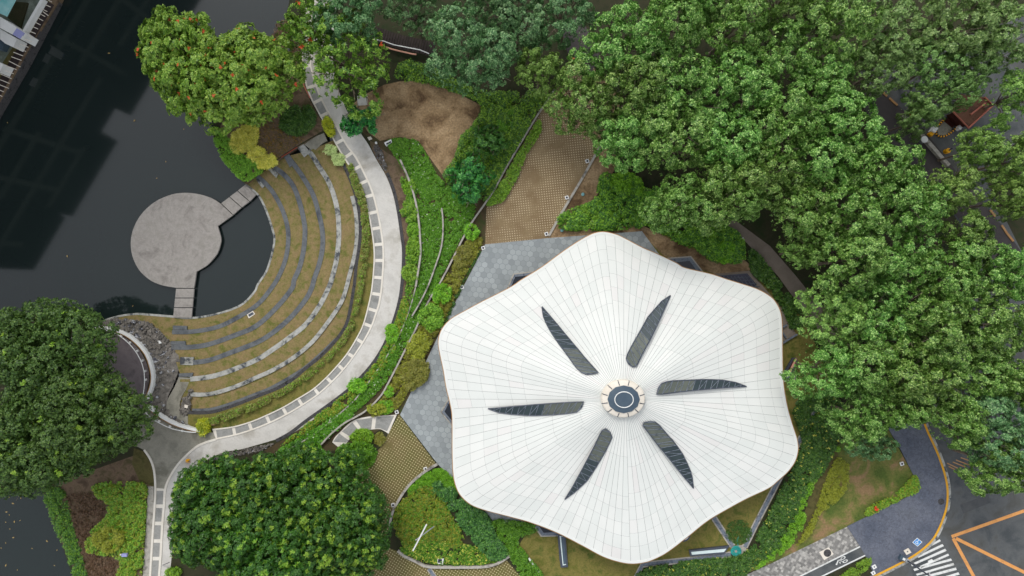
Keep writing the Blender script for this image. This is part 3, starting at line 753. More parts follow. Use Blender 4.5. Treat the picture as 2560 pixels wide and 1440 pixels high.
# narrow tail to the south: grey path, cream kerb, inlays
KL = spl([(360, 1125), (372, 1142), (381, 1162), (386, 1185), (388, 1220), (386, 1270), (381, 1340), (375, 1440), (366, 1600)], 5)
struct(sheet('path', [(389, 1220), (413, 1222), (410, 1262), (406, 1305), (401, 1392), (397, 1440), (388, 1600), (364, 1600), (375, 1440), (381, 1340)], 0.02, M['kerbwhite']), 'cream strip of the southern path', 'path')
mb = MB()
for y0, y1 in ((1227, 1261), (1270, 1304), (1313, 1348), (1357, 1392), (1401, 1446)):
    def xl(y): return np.interp(y, [1220, 1270, 1340, 1440, 1600], [388, 386, 381, 375, 366])+4
    def xr(y): return np.interp(y, [1222, 1260, 1305, 1392, 1450, 1600], [412, 410, 406, 401, 397, 390])-3
    mb.add([P(x, y, 0.03) for x, y in ((xl(y0), y0), (xl(y1), y1), (xr(y1), y1), (xr(y0), y0))], [(0, 1, 2, 3)])
struct(mb.build('path_inlay', M['inlay']), 'grey inlays of the southern path', 'paving')
struct(sheet('side_path', [(370, 1216), (384, 1216), (384, 1270), (379, 1340), (373, 1440), (364, 1600), (348, 1600), (357, 1440), (366, 1300)], 0.03, M['wall']), 'narrow grey path along the planting', 'path')
mb = MB(); mb.ribbon(KL, 5, 0.13, 0.0); struct(mb.build('path_kerb', M['kerbwhite']), 'cream kerb of the southern path', 'kerb')
struct(sheet('stamped_plaza', [(300, 1000), (372, 1018), (402, 1043), (437, 1063), (475, 1077), (505, 1081), (535, 1081), (540, 1096), (512, 1107), (487, 1120), (450, 1155), (425, 1192), (413, 1222), (389, 1220), (386, 1185), (381, 1162), (372, 1142), (360, 1125), (330, 1110), (300, 1080)], 0.012, M['stamped']), 'dark grey stamped concrete fork of the walkway', 'paving')
struct(sheet('round_plaza', spl([(240, 828), (275, 828), (310, 842), (338, 863), (358, 890), (370, 920), (373, 950), (366, 985), (372, 1018), (340, 1050), (280, 1080), (200, 1090), (130, 1050), (100, 970), (120, 890), (170, 845)], 4, True), 0.02, M['purple']), 'purple grey paving of the round lookout', 'paving')

# ring wall, rail and post lights of the lookout
rw = spl([(232, 820), (247, 820), (275, 822), (312, 835), (342, 857), (365, 885), (377, 917), (381, 945), (377, 970), (366, 997)], 6)
rw2 = spl([(371, 1017), (400, 1040), (437, 1060), (475, 1072), (500, 1077)], 6)
ri = spl([(232, 824), (262, 825), (295, 837), (325, 862), (347, 892), (359, 925), (361, 957), (358, 985)], 6)
ri2 = spl([(360, 1027), (382, 1048), (425, 1070), (465, 1079), (490, 1081)], 6)
for a, b, lab in ((rw, ri, 'white curved parapet with a thin rail round the lookout'), (rw2, ri2, 'white curved parapet with a rail along the stone stairs')):
    q = P(*a[len(a)//2], 0); e = empty('parapet', (q[0], q[1], 0), lab, 'parapet', 'lookout parapets')
    mb = MB(); mb.ribbon(a, 6.5, 0.75, -1.0); mb.build('wall', M['whitepaint'], e)
    mb = MB(); L, R = offsets(a, 4.2); mb.ribbon(L if a is rw else L, 2.2, 0.55, -0.9); mb.build('coping', M['tan'], e)
    mb = MB(); mb.tube([P(x, y, 1.0) for x, y in b], 0.07, 6); mb.build('rail', M['whitepaint'], e)
    for x, y in resample(b, 9): q = P(x, y, 1.0); mb = MB(); mb.tube([(q[0], q[1], 0), (q[0], q[1], 1.0)], 0.03, 5); mb.build('post', M['steel'], e)
for i, (x, y) in enumerate([(250, 820), (279, 826), (305, 839), (327, 856), (345, 877), (358, 901), (365, 927), (366, 949), (400, 1052), (427, 1065), (458, 1076)]):
    q = P(x, y, 0); mb = MB(); mb.lathe((q[0], q[1], 0.0), [(0.2, 0), (0.2, 0.3), (0.14, 0.36)], 10)
    tag(mb.build('bollard_light', M['whitepaint']), 'small round white light between the lookout parapet and its rail', 'light', 'row of small lights behind the lookout parapet')

# rubble slope
rub = [(245, 812), (280, 800), (312, 798), (355, 802), (388, 818), (410, 840), (435, 866), (447, 890), (450, 917), (442, 940), (432, 965), (420, 990), (415, 1020), (425, 1035), (450, 1050), (475, 1066),
       (437, 1060), (400, 1040), (376, 1016), (372, 995), (382, 965), (385, 945), (381, 917), (369, 885), (346, 857), (316, 835), (279, 822)]
zr = [-0.2, -0.9, -1.0, -1.0, -1.0, -0.95, -0.85, -0.7, -0.6, -0.5, -0.4, -0.3, -0.2, -0.1, -0.05, 0.0] + [0.02]*11
struct(sheet('rubble_slope', rub, 0, M['rock'], zs=[z-0.02 for z in zr]), 'dark slope under the loose rubble', 'slope')
rng = np.random.default_rng(3)
def rocks(name, poly, zfun, n, smin, smax, mats, label, cat, seed=3, group=None):
    rng = np.random.default_rng(seed)
    a = np.array(poly, float); pts = []
    while len(pts) < n:
        q = rng.uniform(a.min(0), a.max(0), (n*3, 2)); q = q[inside(q, poly)]; pts += list(map(tuple, q))
    v = []; f = []; mi = []
    for (x, y) in pts[:n]:
        z = zfun(x, y); c = P(x, y, z); s = rng.uniform(smin, smax); o = len(v)
        ax = rng.uniform(0.6, 1.3, 3)*s; th = rng.uniform(0, 3.14); ct, st = math.cos(th), math.sin(th)
        for k in range(6):
            an = k*math.pi/3; jx = rng.uniform(0.75, 1.2); lx, ly = ax[0]*math.cos(an)*jx, ax[1]*math.sin(an)*jx
            v.append((c[0]+lx*ct-ly*st, c[1]+lx*st+ly*ct, z-0.05))
        for k in range(6):
            an = k*math.pi/3+0.3; jx = rng.uniform(0.5, 0.8); lx, ly = ax[0]*math.cos(an)*jx, ax[1]*math.sin(an)*jx
            v.append((c[0]+lx*ct-ly*st, c[1]+lx*st+ly*ct, z+s*rng.uniform(0.5, 1.0)))
        for k in range(6): f.append((o+k, o+(k+1) % 6, o+6+(k+1) % 6, o+6+k))
        f.append(tuple(o+6+k for k in range(6)))
        m = int(rng.uniform() < 0.12) if len(mats) > 1 else 0; mi += [m]*7
    o = build(name, v, f, mats, None, mids=mi); return tag(o, label, cat, group, 'stuff')
ra = np.array(rub[:16]); ringa = np.array(rw+rw2)
def zrub(x, y):
    d = np.sqrt(((ringa-np.array([x, y]))**2).sum(1)).min(); return -0.95*min(d/70, 1)-0.02
rocks('rubble', rub, zrub, 900, 0.14, 0.42, [M['rock'], M['whiterock']], 'loose dark rubble stones on the bank below the lookout parapet', 'rubble')
mound = spl([(478, 972), (470, 985), (458, 1000), (452, 1015), (452, 1028), (462, 1038), (475, 1030), (474, 1005)], 3, True)
rocks('rubble_mound', mound, lambda x, y: -0.15, 120, 0.14, 0.35, [M['rock']], 'small dark rubble mound beside the stone stairs', 'rubble', 9)

def stairs(A, B, n, z0, z1, mat, name, label):
    A = resample(spl(A, 6), n+1); B = resample(spl(B, 6), n+1)
    e = empty(name, P(*A[0], z0), label, 'stairs')
    for i in range(n):
        z = z0+(z1-z0)*(i+0.5)/n
        m = MB(); q = [A[i], A[i+1], B[i+1], B[i]]
        m.pprism(q, z, z-0.5); m.build('step', mat, e)
    return e
stairs([(447, 942), (435, 970), (422, 992), (416, 1012), (418, 1034), (435, 1053), (475, 1072), (498, 1072)], [(475, 945), (467, 970), (455, 990), (449, 1012), (453, 1030), (468, 1040), (485, 1044), (503, 1050)], 14, -0.42, 0.02, M['stamped'], 'stone_stairs', 'grey stone stairs curving up beside the rubble bank')
stairs([(760, 361), (775, 350), (790, 341), (808, 328)], [(783, 379), (796, 368), (806, 358), (818, 352)], 7, -0.45, 0.02, M['stamped'], 'stone_stairs', 'short straight stone stairs at the top of the seating')
mb = MB(); mb.pprism([(744, 370), (757, 358), (775, 380), (760, 393)], -0.35, -1.0); tag(mb.build('landing', M['stonepale']), 'pale stone landing at the foot of the short stairs', 'slab')

# ------------------------------------------------------------------ GROUND PATCHES
struct(sheet('dry_lawn', [(880, 262), (905, 240), (960, 212), (1000, 203), (1040, 203), (1090, 212), (1150, 236), (1202, 263), (1190, 300), (1160, 345), (1135, 400), (1106, 438), (1076, 396), (1046, 352), (1000, 342), (950, 352), (920, 330)], 0.02, M['drygrass']), 'brown parched lawn between the walkway and the shrubs', 'lawn')
struct(sheet('planting_soil', [(860, 250), (905, 330), (930, 352), (965, 395), (1000, 470), (1015, 560), (1018, 640), (1010, 730), (990, 810), (960, 890), (890, 970), (800, 1040), (715, 1095), (660, 1125), (700, 1160), (900, 1110), (1000, 1035), (1213, 610), (1300, 440), (1390, 220), (1200, 262), (1100, 430), (1040, 345), (900, 300)], 0.01, M['soil']), 'soil of the terraced planting', 'soil')
struct(sheet('terrace_soil', spl([(925, 352), (965, 380), (998, 402), (1016, 440), (1036, 500), (1046, 560), (1049, 630), (1040, 710), (1020, 780), (1000, 790), (1003, 718), (1007, 635), (1002, 585), (990, 520), (965, 438), (940, 395)], 3, True), 0.014, M['mulch']), 'brown soil between the walkway and the first garden wall', 'soil')
struct(sheet('dirt_bed', [(700, 60), (752, 100), (756, 180), (775, 250), (815, 322), (745, 363), (690, 398), (640, 432), (600, 435), (560, 380), (545, 330), (590, 220), (660, 130)], 0.012, M['mulch']), 'bare brown planting bed by the upper stairs', 'soil')
struct(sheet('dirt_bed', [(120, 1215), (360, 1130), (386, 1185), (384, 1216), (368, 1218), (356, 1440), (350, 1600), (240, 1600), (190, 1440), (145, 1330)], 0.012, M['mulch']), 'bare brown planting bed by the lower pond', 'soil')
struct(sheet('brown_turf', [(335, 1120), (362, 1130), (380, 1165), (386, 1200), (384, 1216), (350, 1205), (330, 1160)], 0.02, M['olive']), 'patch of worn turf beside the stamped fork', 'lawn')
DR = [(1213, 611), (1216, 520), (1262, 440), (1300, 375), (1345, 292), (1385, 225), (1420, 160), (1475, 160), (1560, 250), (1502, 362), (1370, 597)]
struct(sheet('driveway', DR, 0.02, M['dots1']), 'soil driveway of grass block pavers with pale dots', 'driveway')
mb = MB(); mb.ribbon([(1504, 360), (1452, 452), (1407, 527), (1393, 552), (1372, 590)], 6, 0.2, 0.0); tag(mb.build('kerb_wall', M['wall']), 'straight grey kerb along the right side of the upper driveway', 'kerb')
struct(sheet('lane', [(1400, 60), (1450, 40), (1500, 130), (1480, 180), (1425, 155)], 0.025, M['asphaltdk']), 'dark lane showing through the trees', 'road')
struct(sheet('lower_driveway', [(997, 1035), (1091, 1161), (1060, 1180), (1022, 1213), (992, 1258), (975, 1310), (960, 1360), (880, 1300), (850, 1230), (905, 1170), (950, 1120), (972, 1083)], 0.02, M['dots2']), 'turf driveway of grass block pavers beside the pavilion', 'driveway')
struct(sheet('lower_driveway', [(940, 1360), (995, 1378), (1040, 1405), (1080, 1422), (1160, 1424), (1240, 1416), (1262, 1396), (1300, 1440), (1350, 1600), (900, 1600), (900, 1400)], 0.02, M['dots2']), 'grass block pavers along the bottom of the scene', 'driveway')
struct(sheet('hex_plaza', [(1213, 611), (1372, 595), (1605, 578), (1645, 632), (1720, 720), (1800, 1000), (1600, 1200), (1300, 1318), (1232, 1302), (1210, 1275), (1170, 1262), (1135, 1200), (1095, 1161), (1000, 1037), (1110, 810)], 0.03, M['hex']), 'pale grey hexagon paved plaza round the pavilion', 'plaza')
struct(sheet('pavilion_lawn', [(1605, 570), (1700, 600), (1870, 660), (1960, 740), (2010, 800), (2100, 990), (2060, 1000), (2010, 1090), (1930, 1250), (1865, 1375), (1600, 1412), (1580, 1460), (1340, 1460), (1290, 1375), (1330, 1310), (1500, 1250), (1700, 1000), (1640, 650)], 0.015, M['lawn']), 'olive green lawn round the pavilion', 'lawn')
struct(sheet('verge_grass', [(1372, 593), (1407, 530), (1452, 455), (1504, 364), (1540, 380), (1540, 420), (1470, 520), (1500, 570), (1600, 560), (1720, 620), (1860, 650), (1930, 700), (1800, 690), (1660, 640), (1600, 580), (1375, 598)], 0.022, M['drygrass']), 'dry grass verge behind the pavilion', 'lawn')
struct(sheet('front_lawn', [(2080, 1120), (2150, 1080), (2222, 1075), (2290, 1200), (2298, 1228), (2120, 1316), (1920, 1412), (1850, 1440), (1960, 1360), (2030, 1260)], 0.03, M['lawn_green']), 'green lawn with worn brown patches beside the slate paving', 'lawn')
struct(sheet('olive_bed', spl([(2090, 1130), (2066, 1142), (2050, 1170), (2030, 1225), (2014, 1270), (2003, 1320), (1975, 1350), (1968, 1352), (2000, 1358), (2030, 1320), (2050, 1260), (2070, 1200), (2095, 1150)], 3, True), 0.035, M['olive']), 'brown olive ground between the lime hedge and the yellow shrubs', 'lawn')
# slate forecourt, pavement, cycle lane, roads
kerb_y = spl([(2312, 1060), (2322, 1085), (2345, 1135), (2362, 1185), (2369, 1225), (2367, 1265), (2355, 1305), (2335, 1345), (2305, 1375), (2265, 1401), (2192, 1438), (2150, 1458), (2050, 1510)], 6)
kerb_g = [(x+5, y+2) for x, y in kerb_y]
struct(sheet('slate_forecourt', [(2222, 1073), (2230, 1060), (2312, 1060)] + kerb_y + [(2100, 1480), (2185, 1436), (2163, 1388), (2150, 1366), (2118, 1316), (2298, 1228), (2290, 1200), (2245, 1110)], 0.12, M['slate'], skirt=0.12), 'dark blue grey slate forecourt beside the road', 'paving')
struct(sheet('pavement', [(2118, 1317), (2150, 1367), (2000, 1442), (1800, 1540), (1750, 1490), (1860, 1440), (1920, 1413)], 0.10, M['pavers'], skirt=0.1), 'grey square paver pavement', 'pavement')
struct(sheet('cycle_lane', [(2151, 1368), (2163, 1388), (2052, 1442), (1900, 1516), (1860, 1510), (2000, 1443)], 0.105, M['asphalt'], skirt=0.1), 'grey cycle lane', 'cycle lane')
mb = MB()
for a, b in (((2150.5, 1366.5), (1850, 1515)), ((2163, 1388.5), (1890, 1521))):
    mb.ribbon([a, b], 3.4, 0.112, 0.106)
struct(mb.build('lane_line', M['roadwhite']), 'white edge lines of the cycle lane', 'road marking')
struct(sheet('road', [(2312, 1060)] + kerb_y + [(2000, 1535), (1700, 1900), (3600, 1900), (3600, 800), (2560, 640), (2430, 380), (2330, 300), (2200, 200), (2150, 210), (2250, 330), (2330, 460), (2400, 560), (2440, 680), (2420, 830), (2330, 950)], 0.012, M['asphalt']), 'grey asphalt road at the lower right', 'road')
mb = MB(); mb.ribbon(kerb_y, 5.0, 0.16, 0.0); struct(mb.build('yellow_kerb', M['yellow']), 'yellow painted kerb edge along the slate forecourt', 'kerb')
mb = MB(); L, R = offsets(kerb_y, 5.5); mb.ribbon(R if R[20][0] > L[20][0] else L, 5.5, 0.13, 0.0); struct(mb.build('road_gutter', M['stonepale']), 'stained grey gutter along the yellow kerb', 'kerb')
def z64(x, y): return (2160+x/6.4, 1320+y/6.4)
mb = MB()
for q in ([(1025, 300), (1210, 178), (1230, 210), (1045, 308)], [(850, 450), (1255, 255), (1278, 290), (870, 478)], [(790, 560), (1300, 330), (1322, 366), (830, 580)], [(890, 610), (1345, 410), (1365, 440), (920, 635)], [(790, 655), (1390, 487), (1410, 520), (805, 688)],
          [(830, 735), (1430, 558), (1445, 595), (850, 762)], [(950, 770), (1470, 632), (1485, 670), (1000, 800)], [(1010, 860), (1510, 708), (1530, 745), (1060, 880)], [(1080, 930), (1550, 785), (1575, 825), (1110, 960)], [(1110, 1010), (1600, 865), (1615, 900), (1130, 1040)]):
    pts = [z64(*p) for p in q]; mb.add([P(x, y, 0.02) for x, y in pts], [(3, 2, 1, 0)])
for q in ([(750, 570), (775, 560), (805, 605), (765, 612)], [(700, 510), (830, 430), (860, 470), (740, 520)]):
    pts = [z64(*p) for p in q]; mb.add([P(x, y, 0.022) for x, y in pts], [(3, 2, 1, 0)])
o = mb.build('crosswalk', M['roadwhite']); struct(o, 'white striped pedestrian crossing', 'road marking')
mb = MB()
def line(a, b, w, z): 
    mb.ribbon([a, b], w, z, z-0.004)
line((2379, 1341.5), (2620, 1256), 8.0, 0.021); line((2383, 1346), (2450, 1470), 8.0, 0.026); line((2390, 1346), (2640, 1470), 8.0, 0.031)
struct(mb.build('road_line', M['orange']), 'orange junction lines on the asphalt', 'road marking')
mb = MB()
for a, b in (((2368, 1158), (2395, 1171)), ((2372, 1166), (2387, 1174)), ((2382, 1155), (2415, 1168)), ((2390, 1150), (2432, 1166)), ((2402, 1144), (2445, 1160)), ((2418, 1141), (2450, 1152))): line(a, b, 2.6, 0.02)
struct(mb.build('road_hatching', M['tan']), 'orange hatching at the edge of the road', 'road marking')
struct(sheet('road_patch', [(2400, 1262), (2470, 1236), (2478, 1256), (2408, 1284)], 0.016, M['patch']), 'slightly darker repaired strip in the road', 'road')
struct(sheet('road_patch', [(2470, 1236), (2560, 1205), (2568, 1222), (2478, 1254)], 0.017, M['asphalt']), 'grey repaired strip in the road', 'road')
# cycle symbol
ca = math.atan2(-(1442-1366), (2000-2150)); 
mb = MB()
def z9(x, y): return (1960+x/9.0, 1280+y/9.0)
def ringpx(cx, cy, rx, ry, rot, wd, z=0.114, n=20):
    a = []
    for i in range(n):
        th = 2*math.pi*i/n
        for k in (1.0, 1.0-wd):
            x, y = rx*k*math.cos(th), ry*k*math.sin(th); c_, s_ = math.cos(rot), math.sin(rot)
            a.append(P(*z9(cx+x*c_-y*s_, cy+x*s_+y*c_), z))
    mb.add(a, [(2*i, 2*i+1, (2*i+3) % (2*n), (2*i+2) % (2*n)) for i in range(n)])
ringpx(1328, 1035, 62, 32, -0.45, 0.42); ringpx(1378, 1108, 62, 32, -0.45, 0.42)
for a, b, wd in (((1300, 1060), (1225, 1085), 1.4), ((1345, 1120), (1225, 1085), 1.4), ((1300, 1060), (1240, 1150), 1.3), ((1225, 1080), (1190, 1160), 3.0), ((1265, 1075), (1265, 1165), 1.6), ((1165, 1172), (1200, 1180), 3.5)):
    mb.ribbon([z9(*a), z9(*b)], wd, 0.116, 0.112)
struct(mb.build('cycle_symbol', M['roadwhite']), 'white bicycle and rider symbol painted on the cycle lane', 'road marking')
# wheelchair tile
e = empty('wheelchair_marking', P(2293, 1355, 0.12), 'blue and white wheelchair sign painted on the slate forecourt', 'pavement sign')
d = [(2280.7, 1356), (2293, 1344.5), (2306, 1355), (2294, 1366.5)]
mb = MB(); mb.pprism(d, 0.135, 0.12); mb.build('border', M['whitepaint'], e)
d2 = [lerp(p, (2293.4, 1355.5), 0.16) for p in d]
mb = MB(); mb.pprism(d2, 0.140, 0.13); mb.build('panel', M['blue'], e)
mb = MB(); cx, cy = 2293.4, 1355.5
ux, uy = np.array([0.73, 0.68]), np.array([-0.70, 0.71])
def lp(a, b): return (cx+a*ux[0]+b*uy[0], cy+a*ux[1]+b*uy[1])
mb.ribbon([lp(3.4*math.cos(t), 1.2+3.4*math.sin(t)) for t in np.linspace(-0.6, 4.0, 12)], 1.3, 0.146, 0.14)
mb.ribbon([lp(-0.9, -4.6), lp(-0.6, 0.2), lp(2.6, 0.4), lp(4.2, 3.4)], 1.4, 0.147, 0.141)
mb.pprism([lp(-0.9+1.1*math.cos(t), -5.4+1.1*math.sin(t)) for t in np.linspace(0, 5.6, 8)], 0.146, 0.14); mb.build('symbol', M['whitepaint'], e)

# ------------------------------------------------------------------ ROADS under the wood
struct(sheet('footpath', [(1790, 545), (1830, 545), (1925, 615), (1990, 690), (2070, 790), (2130, 860), (2080, 870), (2010, 780), (1945, 690), (1860, 600)], 0.03, M['pathbrown']), 'brown grey footpath slanting under the trees', 'path')
struct(sheet('gate_road', [(2150, 180), (2560, 40), (2900, 0), (2900, 420), (2500, 420), (2360, 440), (2250, 330)], 0.03, M['asphalt']), 'grey asphalt yard under the trees at the upper right', 'road')
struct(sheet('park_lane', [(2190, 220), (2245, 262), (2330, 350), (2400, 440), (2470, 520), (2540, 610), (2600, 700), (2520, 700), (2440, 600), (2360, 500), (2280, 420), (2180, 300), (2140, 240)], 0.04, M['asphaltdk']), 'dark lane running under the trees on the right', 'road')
mb = MB()
for a in ([(2200, 223), (2218, 240)], [(2224, 245), (2244, 263)], [(2476, 525), (2489, 541)], [(2505, 563), (2518, 583), (2534, 603)]): mb.ribbon(a, 5, 0.18, 0.0)
struct(mb.build('yellow_kerb', M['tan']), 'orange yellow kerb pieces of the lane under the trees', 'kerb')  # tan in place of orange: the tree shade is put into the kerb colour
mb = MB(); mb.ribbon([(1424, 141), (1450, 153), (1438, 164)], 4, 0.16, 0.0); struct(mb.build('yellow_kerb', M['orange']), 'small orange yellow kerb corner in a gap of the upper trees', 'kerb')

# ------------------------------------------------------------------ PAVILION
outline = [(1512, 581), (1490, 583), (1470, 591), (1442, 607), (1405, 632), (1355, 669), (1305, 700), (1275, 720), (1202, 757), (1165, 777), (1130, 797), (1110, 817), (1100, 837), (1097, 860), (1102, 890), (1110, 927), (1117, 970), (1125, 1002), (1131, 1035), (1132, 1080), (1132, 1130), (1134, 1180), (1140, 1212), (1152, 1237), (1177, 1260), (1215, 1275), (1280, 1292), (1330, 1306), (1392, 1330), (1455, 1362), (1505, 1389), (1542, 1402), (1575, 1408), (1605, 1406), (1630, 1399), (1667, 1380), (1717, 1342), (1767, 1302), (1817, 1272), (1867, 1245), (1920, 1220), (1945, 1200), (1970, 1177), (1987, 1152), (1994, 1125), (1992, 1100), (1986, 1080), (1977, 1052), (1967, 1015), (1959, 970), (1956, 932), (1955, 870), (1954, 807), (1949, 777), (1935, 752), (1920, 739), (1893, 724), (1854, 711), (1815, 699), (1776, 686), (1712, 671), (1689, 658), (1640, 635), (1605, 620), (1567, 600), (1542, 588)]
OUT = resample(spl(outline, 6, True) + [outline[0]], 865)[:-1]      # anticlockwise in plan, 864 points
AX, AY = 1559.0, 998.0
oa = np.array(OUT); oang = np.arctan2(-(oa[:, 1]-AY), oa[:, 0]-AX); orad = np.hypot(oa[:, 0]-AX, oa[:, 1]-AY)
srt = np.argsort(oang); oang_s, orad_s = oang[srt], orad[srt]
def Rout(th): return float(np.interp(th, np.r_[oang_s[-1]-2*np.pi, oang_s, oang_s[0]+2*np.pi], np.r_[orad_s[-1], orad_s, orad_s[0]]))
def roofz(x, y):
    th = math.atan2(-(y-AY), x-AX); r = math.hypot(x-AX, y-AY); tt = min(r/Rout(th), 1.0)
    z = 5.2 + 4.8*(1-tt)**1.5  
    z += 0.12*math.cos(6*(th-math.radians(36)))*math.sin(math.pi*tt)
    z -= 0.45*max(0.0, (tt-0.80)/0.20)**2
    return z
pav = empty('pavilion', P(1545, 985, 0), 'white petal roofed pavilion with six dark skylight slits and a round glass cap', 'pavilion')
NL, NR = 108, 11
def gridpt(u, vv):
    "u: 0..NL round the roof, vv: 0 at the cap .. 1 at the eave"
    s = (u/NL*864) % 864; i = int(s); fr = s-i
    p = lerp(OUT[i], OUT[(i+1) % 864], fr)
    # angle at the cap follows evenly
    th0 = math.atan2(-(OUT[0][1]-AY), OUT[0][0]-AX) + u/NL*2*math.pi
    q = (AX+52*math.cos(th0), AY-45*math.sin(th0))
    k = vv
    straight = lerp(q, p, k)
    return straight
def rp(u, vv, dz=0.0):
    x, y = gridpt(u, vv); z = roofz(x, y)+dz
    return P(x, y, z)
# under-layer, solid shell with edge
v = []; f = []
MR = 26
for j in range(MR+1):
    for i in range(NL*2): v.append(rp(i/2, j/MR, -0.05))
n2 = NL*2
for j in range(MR):
    for i in range(n2): f.append((j*n2+i, (j+1)*n2+i, (j+1)*n2+(i+1) % n2, j*n2+(i+1) % n2))
build('roof', v, f, M['seam'], pav, smooth=True)
roof = [o for o in bpy.data.objects if o.name.startswith('roof') and o.parent == pav][0]
# panels
v = []; f = []
gap = 0.03
for i in range(NL):
    cuts = [0.0]
    if i % 9 == 0: phase = (0.0, 0.0, 0.5, 0.25)[int(RNG.integers(4))]; skip = int(RNG.integers(2, 4))
    for j in range(1, NR+1):
        t_ = (j-phase)/NR
        if 0.03 < t_ < 0.975 and (t_ > 0.52 or j % skip == 0): cuts.append(t_)
    cuts.append(1.0)
    for a_, b_ in zip(cuts[:-1], cuts[1:]):
        o = len(v)
        ka = 3 if b_-a_ < 0.12 else 6
        for kk in range(ka):
            tt = a_ + (b_-a_)*kk/(ka-1)
            p0 = Vector(rp(i, tt)); p1 = Vector(rp(i+1, tt)); dd = (p1-p0); wdt = dd.length
            g_ = min(gap/wdt*0.5, 0.2)
            if kk in (0, ka-1):
                tt2 = tt + (0.00035 if kk == 0 else -0.00035); p0 = Vector(rp(i, tt2)); p1 = Vector(rp(i+1, tt2)); dd = p1-p0
            v += [p0+dd*g_, p0+dd*0.5, p0+dd*(1-g_)]
            v[-2] = Vector(rp(i+0.5, tt if kk not in (0, ka-1) else tt2))
        for kk in range(ka-1):
            for m_ in range(2):
                f.append((o+kk*3+m_, o+(kk+1)*3+m_, o+(kk+1)*3+m_+1, o+kk*3+m_+1))
build('roof_cladding', v, f, M['panel'], pav)
# eave gutter and tan fascia
mb = MB(); v = []; f = []
for k in range(432):
    x, y = OUT[k*2]; z = roofz(x, y)
    d_ = math.hypot(x-AX, y-AY); nx, ny = (x-AX)/d_, (y-AY)/d_
    v += [P(x-nx*6, y-ny*6, z+0.04), P(x-nx*5.0, y-ny*5.0, z+0.10), P(x+nx*0.6, y+ny*0.6, z+0.06), P(x+nx*0.8, y+ny*0.8, z-0.16)]
for k in range(432):
    q = (k+1) % 432
    for m_ in range(3): f.append((4*k+m_, 4*k+m_+1, 4*q+m_+1, 4*q+m_))
build('eave', v, f, M['panel'], pav)
v = []; f = []
for k in range(432):
    x, y = OUT[k*2]; z = roofz(x, y)
    d_ = math.hypot(x-AX, y-AY); nx, ny = (x-AX)/d_, (y-AY)/d_
    v += [P(x+nx*0.4, y+ny*0.4, z-0.16), P(x+nx*2.6, y+ny*2.6, z-0.2), P(x+nx*2.2, y+ny*2.2, z-0.5), P(x-nx*90, y-ny*90, z+0.4)]
for k in range(432):
    q = (k+1) % 432
    for m_ in range(3): f.append((4*k+m_, 4*k+m_+1, 4*q+m_+1, 4*q+m_))
build('fascia', v, f, M['tan'], pav)
def o7(x, y): return (1280+x/4, 720+y/4)
def o8(x, y): return (1280+x/4, 1080+y/4)
def o6(x, y): return (640+x/4, 720+y/4)
sl = [  # (one long edge from outer tip inwards, the other long edge from tip inwards)
 ([o7(300, 185), o7(312, 280), o7(345, 360), o7(395, 450), o7(470, 560), o7(560, 680), o7(640, 795), o7(690, 840), o7(740, 864)], [o7(300, 185), o7(400, 300), o7(500, 420), o7(600, 540), o7(680, 635), o7(760, 735), o7(865, 848), o7(800, 858), o7(745, 864)]),
 ([o7(1585, 75), o7(1500, 130), o7(1430, 210), o7(1360, 290), o7(1300, 400), o7(1230, 520), o7(1160, 650), o7(1140, 715), o7(1160, 752)], [o7(1585, 75), o7(1550, 150), o7(1470, 330), o7(1380, 520), o7(1330, 610), o7(1290, 690), o7(1255, 755), o7(1230, 806), o7(1162, 754)]),
 ([o7(2345, 985), o7(2240, 945), o7(2100, 920), o7(1920, 915), o7(1700, 925), o7(1580, 930), o7(1530, 942), o7(1485, 960), o7(1464, 1000)], [o7(2345, 985), o7(2150, 995), o7(1950, 1012), o7(1800, 1026), o7(1700, 1036), o7(1580, 1052), o7(1500, 1062), o7(1446, 1068), o7(1462, 1004)]),
 ([o8(1815, 562), o8(1800, 430), o8(1760, 330), o8(1700, 210), o8(1620, 100), o8(1530, 0), o7(1480, 1380), o7(1425, 1336), o7(1380, 1335)], [o8(1815, 562), o8(1720, 450), o8(1650, 365), o8(1575, 270), o8(1500, 180), o8(1430, 95), o8(1360, 0), o7(1290, 1352), o7(1376, 1336)]),
 ([o8(528, 674), o8(620, 608), o8(740, 500), o8(830, 370), o8(920, 220), o8(990, 80), o8(1006, 40), o7(976, 1436), o7(940, 1408)], [o8(528, 674), o8(600, 560), o8(660, 450), o8(720, 340), o8(775, 235), o8(830, 130), o8(890, 0), o7(925, 1395), o7(938, 1406)]),
 ([o6(2320, 1206), o6(2420, 1246), o7(0, 1265), o7(60, 1268), o7(200, 1278), o7(380, 1270), o7(560, 1256), o7(660, 1236), o7(692, 1200)], [o6(2320, 1206), o6(2440, 1197), o7(0, 1186), o7(180, 1170), o7(350, 1156), o7(480, 1148), o7(600, 1141), o7(716, 1136), o7(694, 1196)])]
